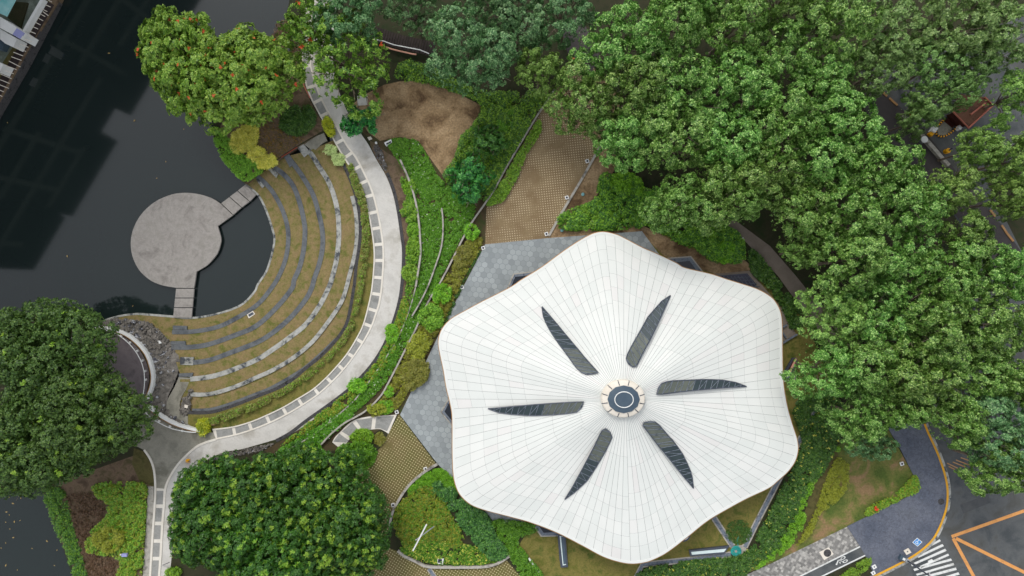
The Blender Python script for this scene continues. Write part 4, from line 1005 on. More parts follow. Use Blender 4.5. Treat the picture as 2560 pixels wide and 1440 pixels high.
for (A, B) in sl:
    NN = 17
    A = resample(A, NN); B = resample(B, NN)
    # raise the long straight edge a little: the petal behind laps over the one in front
    va = [P(x, y, roofz(x, y)+0.10) for x, y in A]; vb = [P(x, y, roofz(x, y)+0.42*math.sin(math.pi*min(i/(NN-1), 1))+0.12) for i, (x, y) in enumerate(B)]
    fs = []; mi = []
    for i in range(NN-1):
        t_ = [(i, NN+i, NN+i+1), (i, NN+i+1, i+1)] if i % 2 else [(i, NN+i, i+1), (i+1, NN+i, NN+i+1)]
        fs += t_; mi += [0 if i < NN*0.52 else 1]*2
    fix = []
    V = va+vb
    for t_ in fs:
        a_, b_, c_ = [Vector(V[i]) for i in t_]; fix.append(t_ if (b_-a_).cross(c_-a_).z > 0 else tuple(reversed(t_)))
    g_ = build('skylight', V, fix, [M['glassdk'], M['glassgr']], pav, mids=mi)
    mb = MB()
    for i in range(1, NN-1):
        mb.tube([Vector(va[i])+Vector((0, 0, .05)), Vector(vb[i])+Vector((0, 0, .05))], 0.045, 4)
        if i % 2: mb.tube([Vector(va[i])+Vector((0, 0, .05)), Vector(vb[i+1])+Vector((0, 0, .05))], 0.04, 4)
    mb.build('mullion', M['slatemetal'], g_)
    mb = MB(); mb.tube(va, 0.09, 5); mb.tube(vb, 0.09, 5); mb.build('frame', M['metal'], g_)
# cap
q = P(AX, AY, 10.2); k = (H-10.2)/H/16
e = MB(); e.lathe((q[0], q[1], 8.8), [(55*k, 0.0), (55*k, 1.0), (52*k, 1.25), (41*k, 1.45)], 48, 1.0, 0.86); cap = e.build('cap_ring', M['cream'], pav)
e = MB(); e.lathe((q[0], q[1], 10.1), [(41*k, 0), (40*k, 0.28), (20*k, 0.5), (0.02, 0.55)], 12, 1.0, 0.86); e.build('cap_glass', M['glassblue'], pav)
mb = MB(); mb.tube([(q[0]+23*k*math.cos(a), q[1]+19.5*k*math.sin(a), 10.62) for a in np.linspace(0, 2*math.pi, 49)], 0.07, 5); mb.build('cap_hoop', M['whitepaint'], pav)
for i in range(12):
    mb = MB(); a = 2*math.pi*i/12+0.25; c_, s_ = math.cos(a), math.sin(a)*0.86
    mb.tube([(q[0]+41.5*k*c_, q[1]+41.5*k*s_, 10.28), (q[0]+52*k*c_, q[1]+52*k*s_, 10.07), (q[0]+55.3*k*c_, q[1]+55.3*k*s_, 9.8)], 0.06, 4)
    mb.build('cap_joint', M['metal'], cap)
# glazed wall and columns below the roof
pts = []
for i in range(36):
    th = 2*math.pi*i/36; r = 0.62*Rout(math.atan2(math.sin(th), math.cos(th))); x, y = AX+r*math.cos(th), AY-r*math.sin(th); pts.append(P(x, y, 3)[:2])
mb = MB(); mb.prism(pts, 4.5, 0.05); mb.build('glass_wall', M['glassdk'], pav)
for dg in (98, 35, -20, -86, -152, 162):
    th = math.radians(dg); r = 0.80*Rout(th); x, y = AX+r*math.cos(th), AY-r*math.sin(th); a = P(x, y, 0)
    mb = MB(); mb.lathe((a[0], a[1], 0.0), [(0.45, 0), (0.3, 4.6)], 12); mb.build('column', M['whitepaint'], pav)

# pools at the pavilion
def pool(pts, wpts, label, rim='slatemetal', edge=True):
    c = [sum(p[i] for p in pts)/len(pts) for i in (0, 1)]
    e = empty('reflecting_pool', P(c[0], c[1], 0.03), label, 'pool', 'triangular reflecting pools of the pavilion')
    mb = MB(); mb.pprism(pts, 0.25, 0.0); mb.build('rim', M['wall'], e)
    ip = [lerp(p, c, 0.06) for p in pts]; mb = MB(); mb.pprism(ip, 0.28, 0.1); mb.build('tiled_edge', M[rim], e)
    mb = MB(); mb.pprism(wpts, 0.285, 0.2); mb.build('water', M['pool'], e)
pool([(1264, 728), (1283, 684), (1332, 678), (1420, 740), (1330, 800)], [(1272, 730), (1288, 692), (1325, 688), (1400, 740), (1330, 790)], 'dark pool corner showing under the left upper edge of the white roof')
pool([(1124, 990), (1101, 1030), (1132, 1068), (1230, 1090), (1230, 1000)], [(1128, 998), (1111, 1029), (1134, 1057), (1220, 1080), (1220, 1008)], 'dark pool corner showing under the left edge of the white roof')
pool([(1660, 645), (1728, 640), (1764, 686), (1740, 760), (1620, 720)], [(1690, 656), (1724, 652), (1748, 686), (1730, 740), (1640, 700)], 'dark pool corner with a tiled rim showing under the upper edge of the white roof')
pool([(1331, 1311), (1352, 1342), (1396, 1341), (1470, 1330), (1440, 1220), (1340, 1240)], [(1345, 1312), (1359, 1332), (1396, 1330), (1455, 1320), (1425, 1230), (1345, 1250)], 'dark pool corner showing under the lower left edge of the white roof')
# service court right of the roof
e = empty('service_court', P(1870, 740, 0.02), 'paved court with a square metal grille under the right edge of the roof', 'court')
mb = MB(); mb.pprism([(1770, 686), (1873, 677), (1907, 715), (1950, 765), (1992, 838), (1957, 862), (1880, 880), (1800, 780)], 0.12, 0.0); mb.build('paving', M['pathbrown'], e)
mb = MB()
for i in range(9): mb.ribbon([(1800+i*9, 690), (1824+i*9, 724)], 1.8, 0.2, 0.12); 
for i in range(5): mb.ribbon([(1792+i*6, 690+i*8), (1868+i*8, 684+i*8)], 1.8, 0.23, 0.12)
mb.build('grille', M['metal'], e)
mb = MB(); mb.pprism([(1795, 689), (1868, 683), (1892, 712), (1880, 725), (1830, 726)], 0.15, 0.1); mb.build('pit', M['navy'], e)
for a_, b_ in (((1957, 858), (1994, 836)), ((1880, 719), (1868, 727)), ((1955, 820), (1968, 812)), ((1956, 830), (1966, 845))): mb = MB(); mb.ribbon([a_, b_], 3.5, 0.45, 0.1); mb.build('beam', M['slatemetal'], e)
# drains
def channel(pts, label, w=15):
    e = empty('channel_drain', P(*pts[0], 0.02), label, 'drain', 'dark channel drains in the pavilion lawn')
    mb = MB(); mb.ribbon(pts, w, 0.05, 0.0); mb.build('edging', M['wall'], e)
    mb = MB(); mb.ribbon(pts, w*0.55, 0.09, 0.0); mb.build('channel', M['slatemetal'], e)
channel([(1775, 1280), (1832, 1366)], 'dark channel drain slanting from the roof edge to the hose')
channel([(1862, 1368), (1890, 1310), (1926, 1240), (1975, 1145), (2012, 1078), (2060, 992)], 'long dark channel drain along the dark hedge on the right')
channel([(1828, 1386), (1720, 1400), (1606, 1412), (1588, 1450)], 'dark channel drain along the bottom hedge')
channel([(1950, 950), (1990, 941)], 'short dark channel drain at the right edge of the roof')
channel([(1072, 1422), (1100, 1462)], 'short dark channel drain in the bottom grass block pavers', 12)
def bench_(pts, wpts, label, third=None, mm='whiteglass'):
    c = [sum(p[i] for p in pts)/len(pts) for i in (0, 1)]
    e = empty('planter_bench', P(c[0], c[1], 0.02), label, 'bench')
    mb = MB(); mb.pprism(pts, 0.45, 0.0); mb.build('base', M['metal'], e)
    mb = MB(); mb.pprism(wpts, 0.49, 0.2); mb.build('top', M[mm], e)
    if third: mb = MB(); mb.pprism(third, 0.50, 0.2); mb.build('glass_strip', M['glassblue' if mm == 'whiteglass' else 'maroon'], e)
bench_([(1394, 1335), (1414, 1340), (1420, 1418), (1402, 1419), (1399, 1400)], [(1399, 1340), (1407, 1341), (1415, 1412), (1407, 1414)], 'dark box bench with a long white glass strip beside the lower roof edge', [(1402.5, 1341), (1411, 1343), (1415, 1410), (1408.5, 1411)])
bench_([(1723, 1376), (1824, 1365), (1811, 1384), (1726, 1391)], [(1728, 1380), (1816, 1372), (1810, 1380), (1730, 1387)], 'dark box bench with a pale glass top near the teal hose')
bench_([(1982, 895), (1992, 895), (1994, 905), (1978, 938), (1970, 936), (1962, 928)], [(1988.5, 896), (1992.5, 897), (1976, 933), (1970, 932)], 'dark bench with a salmon timber slat under the trees right of the roof', [(1985.5, 896), (1988, 897), (1970.5, 931), (1968, 930)], 'salmon')
# round table half under the roof, hose
e = empty('round_planter', P(1712, 1341, 0.02), 'round dark rimmed white planter half hidden under the lower roof edge', 'planter')
q = P(1709, 1337, 0.4); mb = MB(); mb.lathe((q[0], q[1], 0.0), [(1.05, 0), (1.05, 0.45), (0.8, 0.47)], 24); mb.build('rim', M['metal'], e)
mb = MB(); mb.lathe((q[0], q[1], 0.4), [(0.8, 0), (0.78, 0.12)], 24); mb.build('dish', M['whitepaint'], e)
mb = MB(); mb.lathe((q[0], q[1], 0.5), [(0.5, 0), (0.46, 0.1)], 20); mb.build('bowl', M['salmon'], e)
q = P(1839, 1377, 0); mb = MB()
rngh = random.Random(4)
pts = []
for i in range(140):
    a = i*0.55; r = 0.25+0.55*abs(math.sin(i*0.21))+rngh.uniform(-.05, .05)
    pts.append((q[0]+r*math.cos(a), q[1]+r*math.sin(a), 0.08+0.1*(i/140)+rngh.uniform(0, .12)))
pts += [(q[0]+0.3, q[1]+1.2, 0.1), (q[0]+0.2, q[1]+1.7, 0.1), (q[0]+0.45, q[1]+2.3, 0.1)]
mb.tube(pts, 0.05, 5); tag(mb.build('garden_hose', M['teal']), 'coiled teal garden hose at the meeting of the drains', 'hose')
mb = MB(); mb.pprism([(1828, 1366), (1862, 1362), (1868, 1378), (1850, 1394), (1832, 1390)], 0.045, 0.0); tag(mb.build('drain_slab', M['wall']), 'pale slab where three channel drains meet', 'slab')
o = bed('round_turf', blob(1847, 1330, 34, 30, wob=0.05), 'leaf_shrubdk', 'round darker patch of ground cover in the lawn between two drains', 'ground cover', h=0.15, leaf=0.14, dens=160, kind='stuff', dome=0.3)

# fan paving left of the plaza
def zf(x, y): return (820+x/8.533, 1020+y/8.533)
fo = spl([zf(90, 730), zf(150, 620), zf(270, 500), zf(420, 350), zf(600, 240), zf(850, 185), zf(1100, 165), zf(1470, 140)], 5)
fi = spl([zf(300, 900), zf(430, 700), zf(560, 590), zf(730, 500), zf(930, 460), zf(1100, 450), zf(1200, 490), zf(1290, 550)], 5)
struct(sheet('fan_paving', fo + list(reversed(fi)), 0.035, M['kerbwhite']), 'cream ribbed fan shaped paving beside the plaza', 'paving')
mb = MB()
for q in ([(110, 720), (240, 545), (440, 690), (380, 740)], [(295, 500), (520, 310), (690, 520), (520, 640)], [(600, 262), (950, 205), (920, 455), (755, 495)], [(1030, 190), (1410, 170), (1260, 495), (1110, 435), (1000, 440)]):
    vv = [P(*zf(*p), 0.042) for p in q]; mb.add(vv, [tuple(reversed(range(len(vv))))])
struct(mb.build('fan_inlay', M['inlay']), 'dark grey stone panels of the fan paving', 'paving')

# ------------------------------------------------------------------ low garden walls
def gwall(pts, label, w=5.0, h=0.45, mat='wall', grp='low curved garden walls'):
    mb = MB(); mb.ribbon(spl(pts, 5), w, h, 0.0); return tag(mb.build('garden_wall', M[mat]), label, 'wall', grp)
gwall([(1000, 399), (1015, 432), (1030, 472), (1040, 510), (1046, 547), (1050, 597), (1051, 635), (1046, 672), (1039, 717)], 'pale garden wall curving down from the upper vines, nearest the walkway', 4.4, 0.8)
gwall([(1039, 718), (1028, 760), (1012, 806), (992, 850), (970, 886), (932, 941), (900, 984), (877, 1009), (830, 1050), (787, 1085), (717, 1126)], 'low garden wall sunk in vines beside the lower bend of the walkway', 2.8, 0.36)
gwall([(1104, 520), (1107, 550), (1107, 585), (1102, 622), (1090, 660), (1072, 710), (1052, 752), (1030, 790)], 'short curved garden wall in the middle of the green terraces', 3.4, 0.75)
gwall([(1390, 217), (1362, 260), (1342, 290), (1300, 360), (1262, 425), (1235, 475), (1215, 505), (1180, 555), (1155, 600), (1130, 650), (1100, 707), (1086, 727), (1060, 775), (1037, 827), (1015, 870), (990, 920), (968, 962), (955, 985), (934, 1009), (910, 1030), (888, 1043), (862, 1057), (828, 1084), (802, 1112)], 'long straight garden wall running from the upper trees down to the fan paving', 4.0, 0.55)
gwall([(1093, 1161), (1060, 1181), (1022, 1214), (994, 1255), (980, 1285), (973, 1320)], 'curved kerb wall left of the planted bed below the plaza', 6, 0.4)
gwall([(994, 1378), (1012, 1392), (1040, 1405), (1066, 1417), (1110, 1419), (1160, 1419), (1205, 1418), (1240, 1411), (1275, 1390)], 'curved kerb wall along the bottom of the planted bed', 6, 0.4)
gwall([(1322, 1396), (1335, 1414), (1360, 1450)], 'short white kerb beside the bright hedge at the bottom edge', 4, 0.3, 'whitepaint')

# ------------------------------------------------------------------ BEDS AND SHRUBS
B = lambda *a, **k: bed('ground_cover', *a, kind='stuff', **k)
B([(975, 368), (1000, 346), (1040, 350), (1070, 390), (1095, 440), (1130, 470), (1190, 520), (1150, 600), (1100, 700), (1060, 765), (1035, 828), (1005, 885), (965, 955), (900, 1020), (800, 1090), (725, 1122), (787, 1080), (877, 1005), (932, 938), (985, 858), (1018, 785), (1040, 700), (1047, 600), (1038, 515), (1010, 430)], 'leaf_vine', 'bright green vines covering the curved terraces', 'vines', h=0.4, leaf=0.2, dens=170, dome=0.42, mats2=(M['leaf_pod'], 0.012))
B([(985, 205), (1010, 150), (1100, 175), (1200, 225), (1300, 225), (1385, 215), (1340, 285), (1295, 365), (1258, 425), (1212, 505), (1140, 478), (1107, 435), (1132, 400), (1157, 342), (1202, 265), (1120, 224), (1040, 203)], 'leaf_shrub', 'mixed green shrubbery between the parched lawn and the driveway', 'shrubbery', h=1.3, leaf=0.28, dens=105, dome=0.95, mats2=(M['leaf_shrubdk'], 0.45))
B([(1500, 440), (1530, 425), (1600, 455), (1680, 480), (1760, 535), (1850, 585), (1862, 648), (1800, 662), (1740, 625), (1690, 605), (1620, 565), (1590, 572), (1480, 577), (1400, 572), (1395, 542), (1430, 520), (1485, 498)], 'leaf_shrub', 'low green shrubbery behind the pavilion', 'shrubbery', h=1.3, leaf=0.28, dens=120, dome=0.9, mats2=(M['leaf_shrubdk'], 0.4))
B([(1875, 625), (1900, 640), (1960, 720), (2010, 795), (1985, 830), (1955, 770), (1915, 715), (1880, 680)], 'leaf_shrubdk', 'dark broad leaved plants between the roof and the slanting path', 'shrubbery', h=0.8, leaf=0.4, dens=90, dome=0.7)
B([(1980, 1010), (2060, 985), (2105, 1010), (2095, 1110), (2050, 1190), (2010, 1240), (1985, 1300), (1950, 1370), (1880, 1420), (1830, 1460), (1595, 1460), (1612, 1424), (1700, 1406), (1822, 1392), (1875, 1374), (1905, 1318), (1946, 1236), (2005, 1110)], 'leaf_shrubdk', 'dark glossy hedge along the channel drains', 'hedge', h=0.9, leaf=0.34, dens=100, dome=0.7, mats2=(M['leaf_ygold'], 0.03))
B([(2094, 1116), (2098, 1135), (2068, 1145), (2048, 1185), (2028, 1235), (2014, 1270), (2012, 1310), (1990, 1345), (1962, 1378), (1920, 1406), (1880, 1428), (1910, 1395), (1950, 1350), (1985, 1290), (2005, 1235), (2040, 1180)], 'leaf_lime', 'lime green clipped hedge edging the dark hedge', 'hedge', h=0.8, leaf=0.2, dens=190, dome=0.45)
B([(2098, 1142), (2122, 1160), (2118, 1220), (2088, 1258), (2048, 1290), (2030, 1332), (1990, 1368), (2000, 1350), (2040, 1275), (2056, 1222), (2078, 1170)], 'leaf_yshrub', 'yellow green spotted shrubs on the front lawn', 'shrubbery', h=0.6, leaf=0.2, dens=150, dome=0.45)
B([(2163, 1282), (2185, 1260), (2230, 1240), (2270, 1205), (2290, 1188), (2299, 1226), (2260, 1246), (2200, 1276), (2170, 1292)], 'leaf_shrub', 'flower bed with red blooms on the corner of the slate forecourt', 'flower bed', h=0.6, leaf=0.24, dens=120, dome=0.5, mats2=(M['leaf_yshrub'], 0.4))
B([(1100, 1172), (1130, 1192), (1150, 1225), (1120, 1235), (1060, 1215), (1030, 1235), (1020, 1222), (1060, 1184)], 'leaf_lime', 'fine bright green grasses at the tip of the planted bed', 'grasses', h=0.4, leaf=0.3, dens=170, dome=0.4, wr=0.22)
B([(1060, 1215), (1105, 1230), (1130, 1290), (1160, 1340), (1140, 1370), (1080, 1350), (1020, 1370), (985, 1330), (990, 1265), (1020, 1235)], 'leaf_yshrub', 'yellow green plants in the middle of the planted bed', 'shrubbery', h=0.6, leaf=0.24, dens=140, dome=0.5, mats2=(M['leaf_vine'], 0.5))
B([(1090, 1205), (1125, 1215), (1160, 1250), (1215, 1285), (1240, 1340), (1270, 1382), (1235, 1402), (1200, 1370), (1160, 1325), (1120, 1265), (1085, 1230)], 'leaf_deep', 'dark big leaved plants along the plaza side of the planted bed', 'shrubbery', h=0.9, leaf=0.5, dens=90, dome=0.7)
B([(1000, 1370), (1080, 1350), (1200, 1370), (1250, 1400), (1200, 1412), (1100, 1412), (1040, 1398)], 'leaf_vine', 'low grass and yellow plants along the bottom kerb wall', 'ground cover', h=0.3, leaf=0.22, dens=140, dome=0.45, mats2=(M['leaf_ygold'], 0.15))
B([(1228, 1304), (1325, 1308), (1345, 1328), (1300, 1345), (1300, 1365), (1335, 1405), (1362, 1450), (1310, 1450), (1268, 1382)], 'leaf_vine', 'bright green hedge below the pavilion', 'hedge', h=0.6, leaf=0.24, dens=160, dome=0.5)
B([(524, 322), (545, 318), (575, 345), (600, 380), (640, 405), (658, 425), (640, 440), (612, 455), (588, 438), (558, 402), (540, 365)], 'leaf_shrub', 'clipped green hedge on the pond edge above the stage', 'hedge', h=0.7, leaf=0.18, dens=200, dome=0.4)
B([(106, 1213), (150, 1220), (170, 1260), (185, 1320), (205, 1390), (222, 1460), (190, 1460), (172, 1412), (157, 1367), (138, 1328), (124, 1285), (110, 1250)], 'leaf_shrubdk', 'dark clipped hedge on the edge of the lower pond', 'hedge', h=0.7, leaf=0.18, dens=200, dome=0.4, mats2=(M['leaf_shrub'], 0.4))
B([(880, 408), (893, 440), (910, 480), (920, 530), (925, 580), (922, 630), (915, 680), (908, 722), (897, 772), (882, 825), (862, 858), (828, 897), (792, 932), (748, 965), (704, 990), (640, 1024), (600, 1038), (550, 1058), (522, 1062), (520, 1046), (575, 1027), (640, 1004), (700, 975), (742, 948), (786, 918), (822, 882), (852, 846), (870, 815), (885, 768), (895, 718), (897, 672), (902, 630), (906, 585), (902, 545), (894, 500), (880, 460), (866, 418)], 'leaf_hedge', 'clipped olive brown hedge ringing the top of the seating', 'hedge', h=0.8, leaf=0.22, dens=190, dome=0.55, smooth=False, mats2=(M['leaf_shrub'], 0.25))
_a, _b = near(WI, (840, 360)), len(WI)
struct(sheet('verge', list(G) + [(470, 1060), (500, 1078)] + list(reversed(WI[_a:_b])), 0.008, M['lawn']), 'narrow tan grass verge beside the walkway', 'lawn')
B([(600, 300), (640, 290), (690, 300), (760, 345), (740, 362), (690, 396), (650, 400), (620, 350)], 'leaf_marigold', 'sparse orange flowering seedlings in the bare bed', 'flowers', h=0.25, leaf=0.16, dens=9, dome=0.35)
B([(230, 1215), (330, 1205), (366, 1222), (362, 1300), (355, 1440), (350, 1470), (280, 1470), (300, 1400), (220, 1380), (225, 1330), (270, 1280)], 'leaf_shrub', 'mixed green plants with orange flowers along the southern path', 'shrubbery', h=0.8, leaf=0.28, dens=110, dome=0.6, mats2=(M['leaf_yshrub'], 0.3))
B([(165, 1240), (250, 1235), (260, 1290), (230, 1320), (250, 1380), (310, 1420), (280, 1460), (225, 1460), (200, 1370), (180, 1300)], 'leaf_dryred', 'dry brown twiggy plants by the lower pond', 'dry plants', h=0.5, leaf=0.24, dens=60, dome=0.5)
B([(690, 60), (735, 50), (752, 100), (745, 150), (700, 150), (680, 110)], 'leaf_dryred', 'dry brown undergrowth beside the tall solar lamp', 'dry plants', h=0.4, leaf=0.22, dens=60, dome=0.5)
B([(2085, 1455), (2168, 1394), (2178, 1412), (2150, 1440), (2120, 1470)], 'leaf_shrub', 'low green plants between the cycle lane and the slate forecourt', 'ground cover', h=0.4, leaf=0.2, dens=120, dome=0.4)
B([(1000, 450), (1016, 446), (1036, 510), (1045, 570), (1047, 640), (1036, 720), (1024, 755), (1012, 740), (1018, 690), (1014, 640), (1020, 590), (1010, 540), (1016, 500)], 'leaf_shrub', 'mixed green shrubs in front of the pale garden wall beside the walkway', 'shrubbery', h=0.6, leaf=0.24, dens=110, dome=0.6, mats2=(M['leaf_vine'], 0.5))
B([(845, 1118), (880, 1108), (940, 1122), (930, 1165), (885, 1180), (840, 1150)], 'leaf_vine', 'low green plants between the fan paving and the bottom big tree', 'ground cover', h=0.5, leaf=0.24, dens=120, dome=0.5)
B([(692, 1128), (740, 1098), (800, 1062), (850, 1032), (885, 1036), (835, 1085), (802, 1115), (818, 1145), (700, 1165)], 'leaf_vine', 'bright vines reaching down to the crown of the bottom big tree', 'vines', h=0.5, leaf=0.22, dens=160, dome=0.45, mats2=(M['leaf_pod'], 0.03))
B([(1010, 740), (1022, 770), (1005, 830), (985, 880), (950, 930), (925, 960), (890, 990), (860, 1020), (800, 1062), (730, 1102), (700, 1115), (740, 1080), (830, 1008), (885, 965), (930, 915), (958, 870), (980, 825), (998, 770)], 'leaf_yshrub', 'olive and green shrubs between the walkway and the first garden wall', 'shrubbery', h=0.6, leaf=0.24, dens=110, dome=0.5, mats2=(M['leaf_vine'], 0.45))
B([(1190, 590), (1208, 600), (1200, 625), (1162, 690), (1140, 740), (1098, 825), (1060, 895), (1030, 955), (1000, 1015), (960, 1035), (920, 1040), (955, 990), (990, 925), (1018, 870), (1040, 828), (1062, 778), (1090, 728), (1120, 680), (1160, 610)], 'leaf_yshrub', 'yellow green mixed shrubs between the long garden wall and the plaza', 'shrubbery', h=0.5, leaf=0.24, dens=130, dome=0.5, mats2=(M['leaf_olive'], 0.45))
B([(1195, 630), (1206, 622), (1165, 700), (1118, 805), (1108, 812), (1140, 735)], 'leaf_shrubdk', 'dark green groundcover on the edge of the plaza', 'ground cover', h=0.25, leaf=0.18, dens=140, dome=0.4)
B([(1215, 515), (1235, 480), (1268, 425), (1305, 365), (1345, 300), (1352, 330), (1315, 390), (1300, 430), (1260, 500), (1235, 510)], 'leaf_shrub', 'green shrub strip between the garden wall and the upper driveway', 'shrubbery', h=0.8, leaf=0.24, dens=140, dome=0.55)

shrub(1022, 468, 16, 'leaf_lime', 'lime green bush by the upper end of the first garden wall', ry=22)
shrub(1024, 528, 22, 'leaf_shrub', 'mid green bush between the walkway and the first garden wall', ry=28)
shrub(1034, 575, 16, 'leaf_lime', 'bright lime bush against the first garden wall, above a longer lime one', ry=18)
shrub(1034, 622, 18, 'leaf_lime', 'tall bright lime bush against the middle of the first garden wall', ry=34)
shrub(1026, 684, 22, 'leaf_shrub', 'round mid green bush below the lime bushes by the walkway', ry=24)
shrub(1179, 580, 19, 'leaf_lime', 'round lime green bush standing on the long garden wall', ry=21, h=1.3)
shrub(1155, 640, 20, 'leaf_olive', 'olive yellow bush below the round lime bush', ry=30, rot=0.5)
shrub(1106, 734, 24, 'leaf_lime', 'large lime bush at the plaza corner beside the long garden wall', ry=28, h=1.2)
shrub(1078, 795, 32, 'leaf_shrub', 'large rounded green bush beside the left tip of the roof', ry=34, h=1.2)
shrub(1045, 865, 26, 'leaf_yshrub', 'yellow green bush with dark gaps below the large rounded bush', ry=36, rot=0.4, leaf=0.34)
shrub(1038, 935, 30, 'leaf_olive', 'olive clipped bush beside the hexagon plaza', ry=44, rot=0.5)
shrub(972, 978, 14, 'leaf_lime', 'small lime bush at the lower end of the garden wall')
shrub(942, 1022, 26, 'leaf_yshrub', 'yellow green bush above the fan paving', ry=14)
shrub(964, 1018, 22, 'leaf_lime', 'vivid lime bush at the corner of the fan paving', ry=18, rot=-0.4, h=0.7)
shrub(892, 965, 24, 'leaf_lime', 'lime bush leaning over the lower walkway edge', ry=20)
shrub(980, 835, 18, 'leaf_lime', 'lime bush leaning over the walkway bend', ry=26)
shrub(905, 1092, 30, 'leaf_lime', 'bright lime bush filling the inside of the fan paving', ry=20, h=1.0)
shrub(900, 1128, 34, 'leaf_vine', 'rounded green bush in front of the bottom big tree', ry=26, h=1.3)
shrub(948, 1098, 16, 'leaf_olive', 'brownish clump of grass beside the bright fan bush', ry=16, h=0.4)
shrub(610, 350, 30, 'leaf_ygold', 'spiky golden bush on the bare bed, upper half', ry=42, rot=0.5, leaf=0.42, wr=0.22)
shrub(655, 395, 38, 'leaf_ygold', 'spiky golden bush on the bare bed, nearest the seating', ry=26, rot=0.4, leaf=0.42, wr=0.22)
shrub(745, 298, 46, 'leaf_shrubdk', 'dark spiky rounded bush left of the walkway', ry=40, leaf=0.5, wr=0.25, h=1.2)
shrub(825, 375, 18, 'leaf_varieg', 'pale variegated shrub beside the walkway, upper one', ry=14, h=0.6)
shrub(846, 398, 18, 'leaf_varieg', 'pale variegated shrub beside the walkway, lower one', ry=16, h=0.6)
shrub(822, 318, 12, 'leaf_croton', 'narrow yellow croton in the walkway band', ry=26, rot=-0.3, h=1.4, leaf=0.4, wr=0.35)
shrub(510, 1068, 16, 'leaf_croton', 'yellow green palm like plant at the foot of the stone stairs', ry=20, h=1.0, leaf=0.6, wr=0.25)
shrub(270, 1350, 40, 'leaf_yshrub', 'pale yellow green bush around the lavender box by the lower pond', ry=36, h=1.3)
shrub(1565, 460, 48, 'leaf_lime', 'large lime bush in the shrubbery behind the pavilion', ry=30, h=1.4, rot=0.3)
shrub(1640, 500, 45, 'leaf_vine', 'bright green bush right of the large lime bush', ry=22, h=1.2, rot=0.5)
shrub(1810, 630, 36, 'leaf_lime', 'yellow green bush at the right end of the shrubbery', ry=28, h=1.1)
shrub(1480, 545, 60, 'leaf_shrub', 'long dark green bush at the driveway end of the shrubbery', ry=22, h=1.0)
shrub(470, 1222, 28, 'leaf_lime', 'lime green bush beside the curve of the southern path', ry=34, rot=0.5, h=0.9)
shrub(432, 1432, 22, 'leaf_lime', 'small yellow green bush at the bottom end of the walkway', ry=14, h=0.9)
shrub(1172, 345, 20, 'leaf_vine', 'bright green bush at the right edge of the parched lawn', ry=46, rot=0.5, h=0.9)
shrub(1275, 300, 45, 'leaf_vine', 'bright green rounded bush above the garden wall', ry=30, rot=-0.5, h=1.0)
shrub(990, 360, 24, 'leaf_vine', 'green bush beside the white utility box', ry=16, h=0.6)
rp_ = P(2188, 1272, 0.6); mb = MB()
for i in range(10):
    a = i*0.9; mb.box((rp_[0]+0.35*math.cos(a)*random.random(), rp_[1]+0.5*math.sin(a)*random.random(), 0.75+0.02*i), 0.22, 0.18, 0.06, a)
tag(mb.build('red_flowers', M['petal']), 'cluster of red flowers on the flower bed by the slate forecourt', 'flowers')

rocks('cobbles', [(932, 366), (944, 362), (958, 385), (968, 420), (964, 430), (945, 398)], lambda x, y: 0.06, 150, 0.10, 0.2, [M['rock'], M['whiterock']], 'black and white cobbles beside the upper walkway', 'cobbles', 21)
rocks('cobbles', [(522, 1150), (548, 1136), (600, 1126), (650, 1116), (690, 1108), (650, 1128), (600, 1138), (545, 1148)], lambda x, y: 0.06, 260, 0.10, 0.2, [M['rock'], M['whiterock']], 'black and white cobbles below the lower walkway', 'cobbles', 22)
GO = [(968, 432), (985, 478), (996, 530), (1004, 585), (1009, 635), (1004, 718), (994, 772), (976, 828), (956, 873), (926, 918), (884, 963), (830, 1006), (768, 1050), (726, 1082), (690, 1102)]
mb = MB(); mb.ribbon(spl(GO, 5), 8, 0.06, 0.0); tag(mb.build('gravel_edge', M['gravel']), 'dark gravel strip along the outer edge of the walkway', 'gravel')

# ------------------------------------------------------------------ SMALL THINGS
for (x, y, lab) in [(1208, 620, 'at the upper left corner of the hexagon plaza'), (1155, 718, 'halfway down the left edge of the plaza'), (1105, 817, 'beside the left tip of the roof'), (1048, 925, 'on the plaza edge by the olive bush'), (992, 1030, 'at the left corner of the plaza by the fan paving'), (1064, 1172, 'beside the lower driveway near the plaza'), (983, 1262, 'beside the lower driveway near the big tree'), (1468, 403, 'uppermost along the driveway kerb'), (1417, 494, 'in the middle of the driveway kerb'), (1366, 585, 'at the lower end of the driveway kerb'), (1855, 599, 'beside the slanting path under the trees'), (2254, 1159, 'on the front lawn by the slate forecourt'), (1328, 1321, 'beside the pool corner below the roof')]:
    q = P(x, y, 0.03); e = empty('ground_light', q, 'small white square ground light '+lab, 'light', 'square ground lights')
    mb = MB(); mb.box((q[0], q[1], 0.02), 0.55, 0.55, 0.16, 0.3); mb.build('housing', M['whitepaint'], e)
    mb = MB(); mb.lathe((q[0], q[1], 0.17), [(0.17, 0), (0.16, 0.03)], 12); mb.build('lens', M['navy'], e)
for (x, y, lab) in [(1405, 576, 'near the lower end of the driveway kerb'), (1457, 486, 'on the dry verge beside the driveway kerb'), (1627, 559, 'in the shrubbery behind the roof'), (1148, 683, 'on the left edge of the plaza')]:
    q = P(x, y, 0.05); mb = MB(); mb.lathe((q[0], q[1], 0.0), [(0.26, 0), (0.26, 0.2), (0.2, 0.26)], 14); tag(mb.build('valve_cover', M['tealpale']), 'round pale teal cover '+lab, 'cover', 'round teal covers')
def zc(x, y): return (600+x/6, 240+y/6)
e = empty('utility_box', P(970, 357, 0), 'white utility box with a dark lid by the upper walkway', 'box')
mb = MB(); mb.pprism([zc(2160, 700), zc(2265, 650), zc(2280, 690), zc(2190, 750)], 0.6, 0.0); mb.build('body', M['whitepaint'], e)
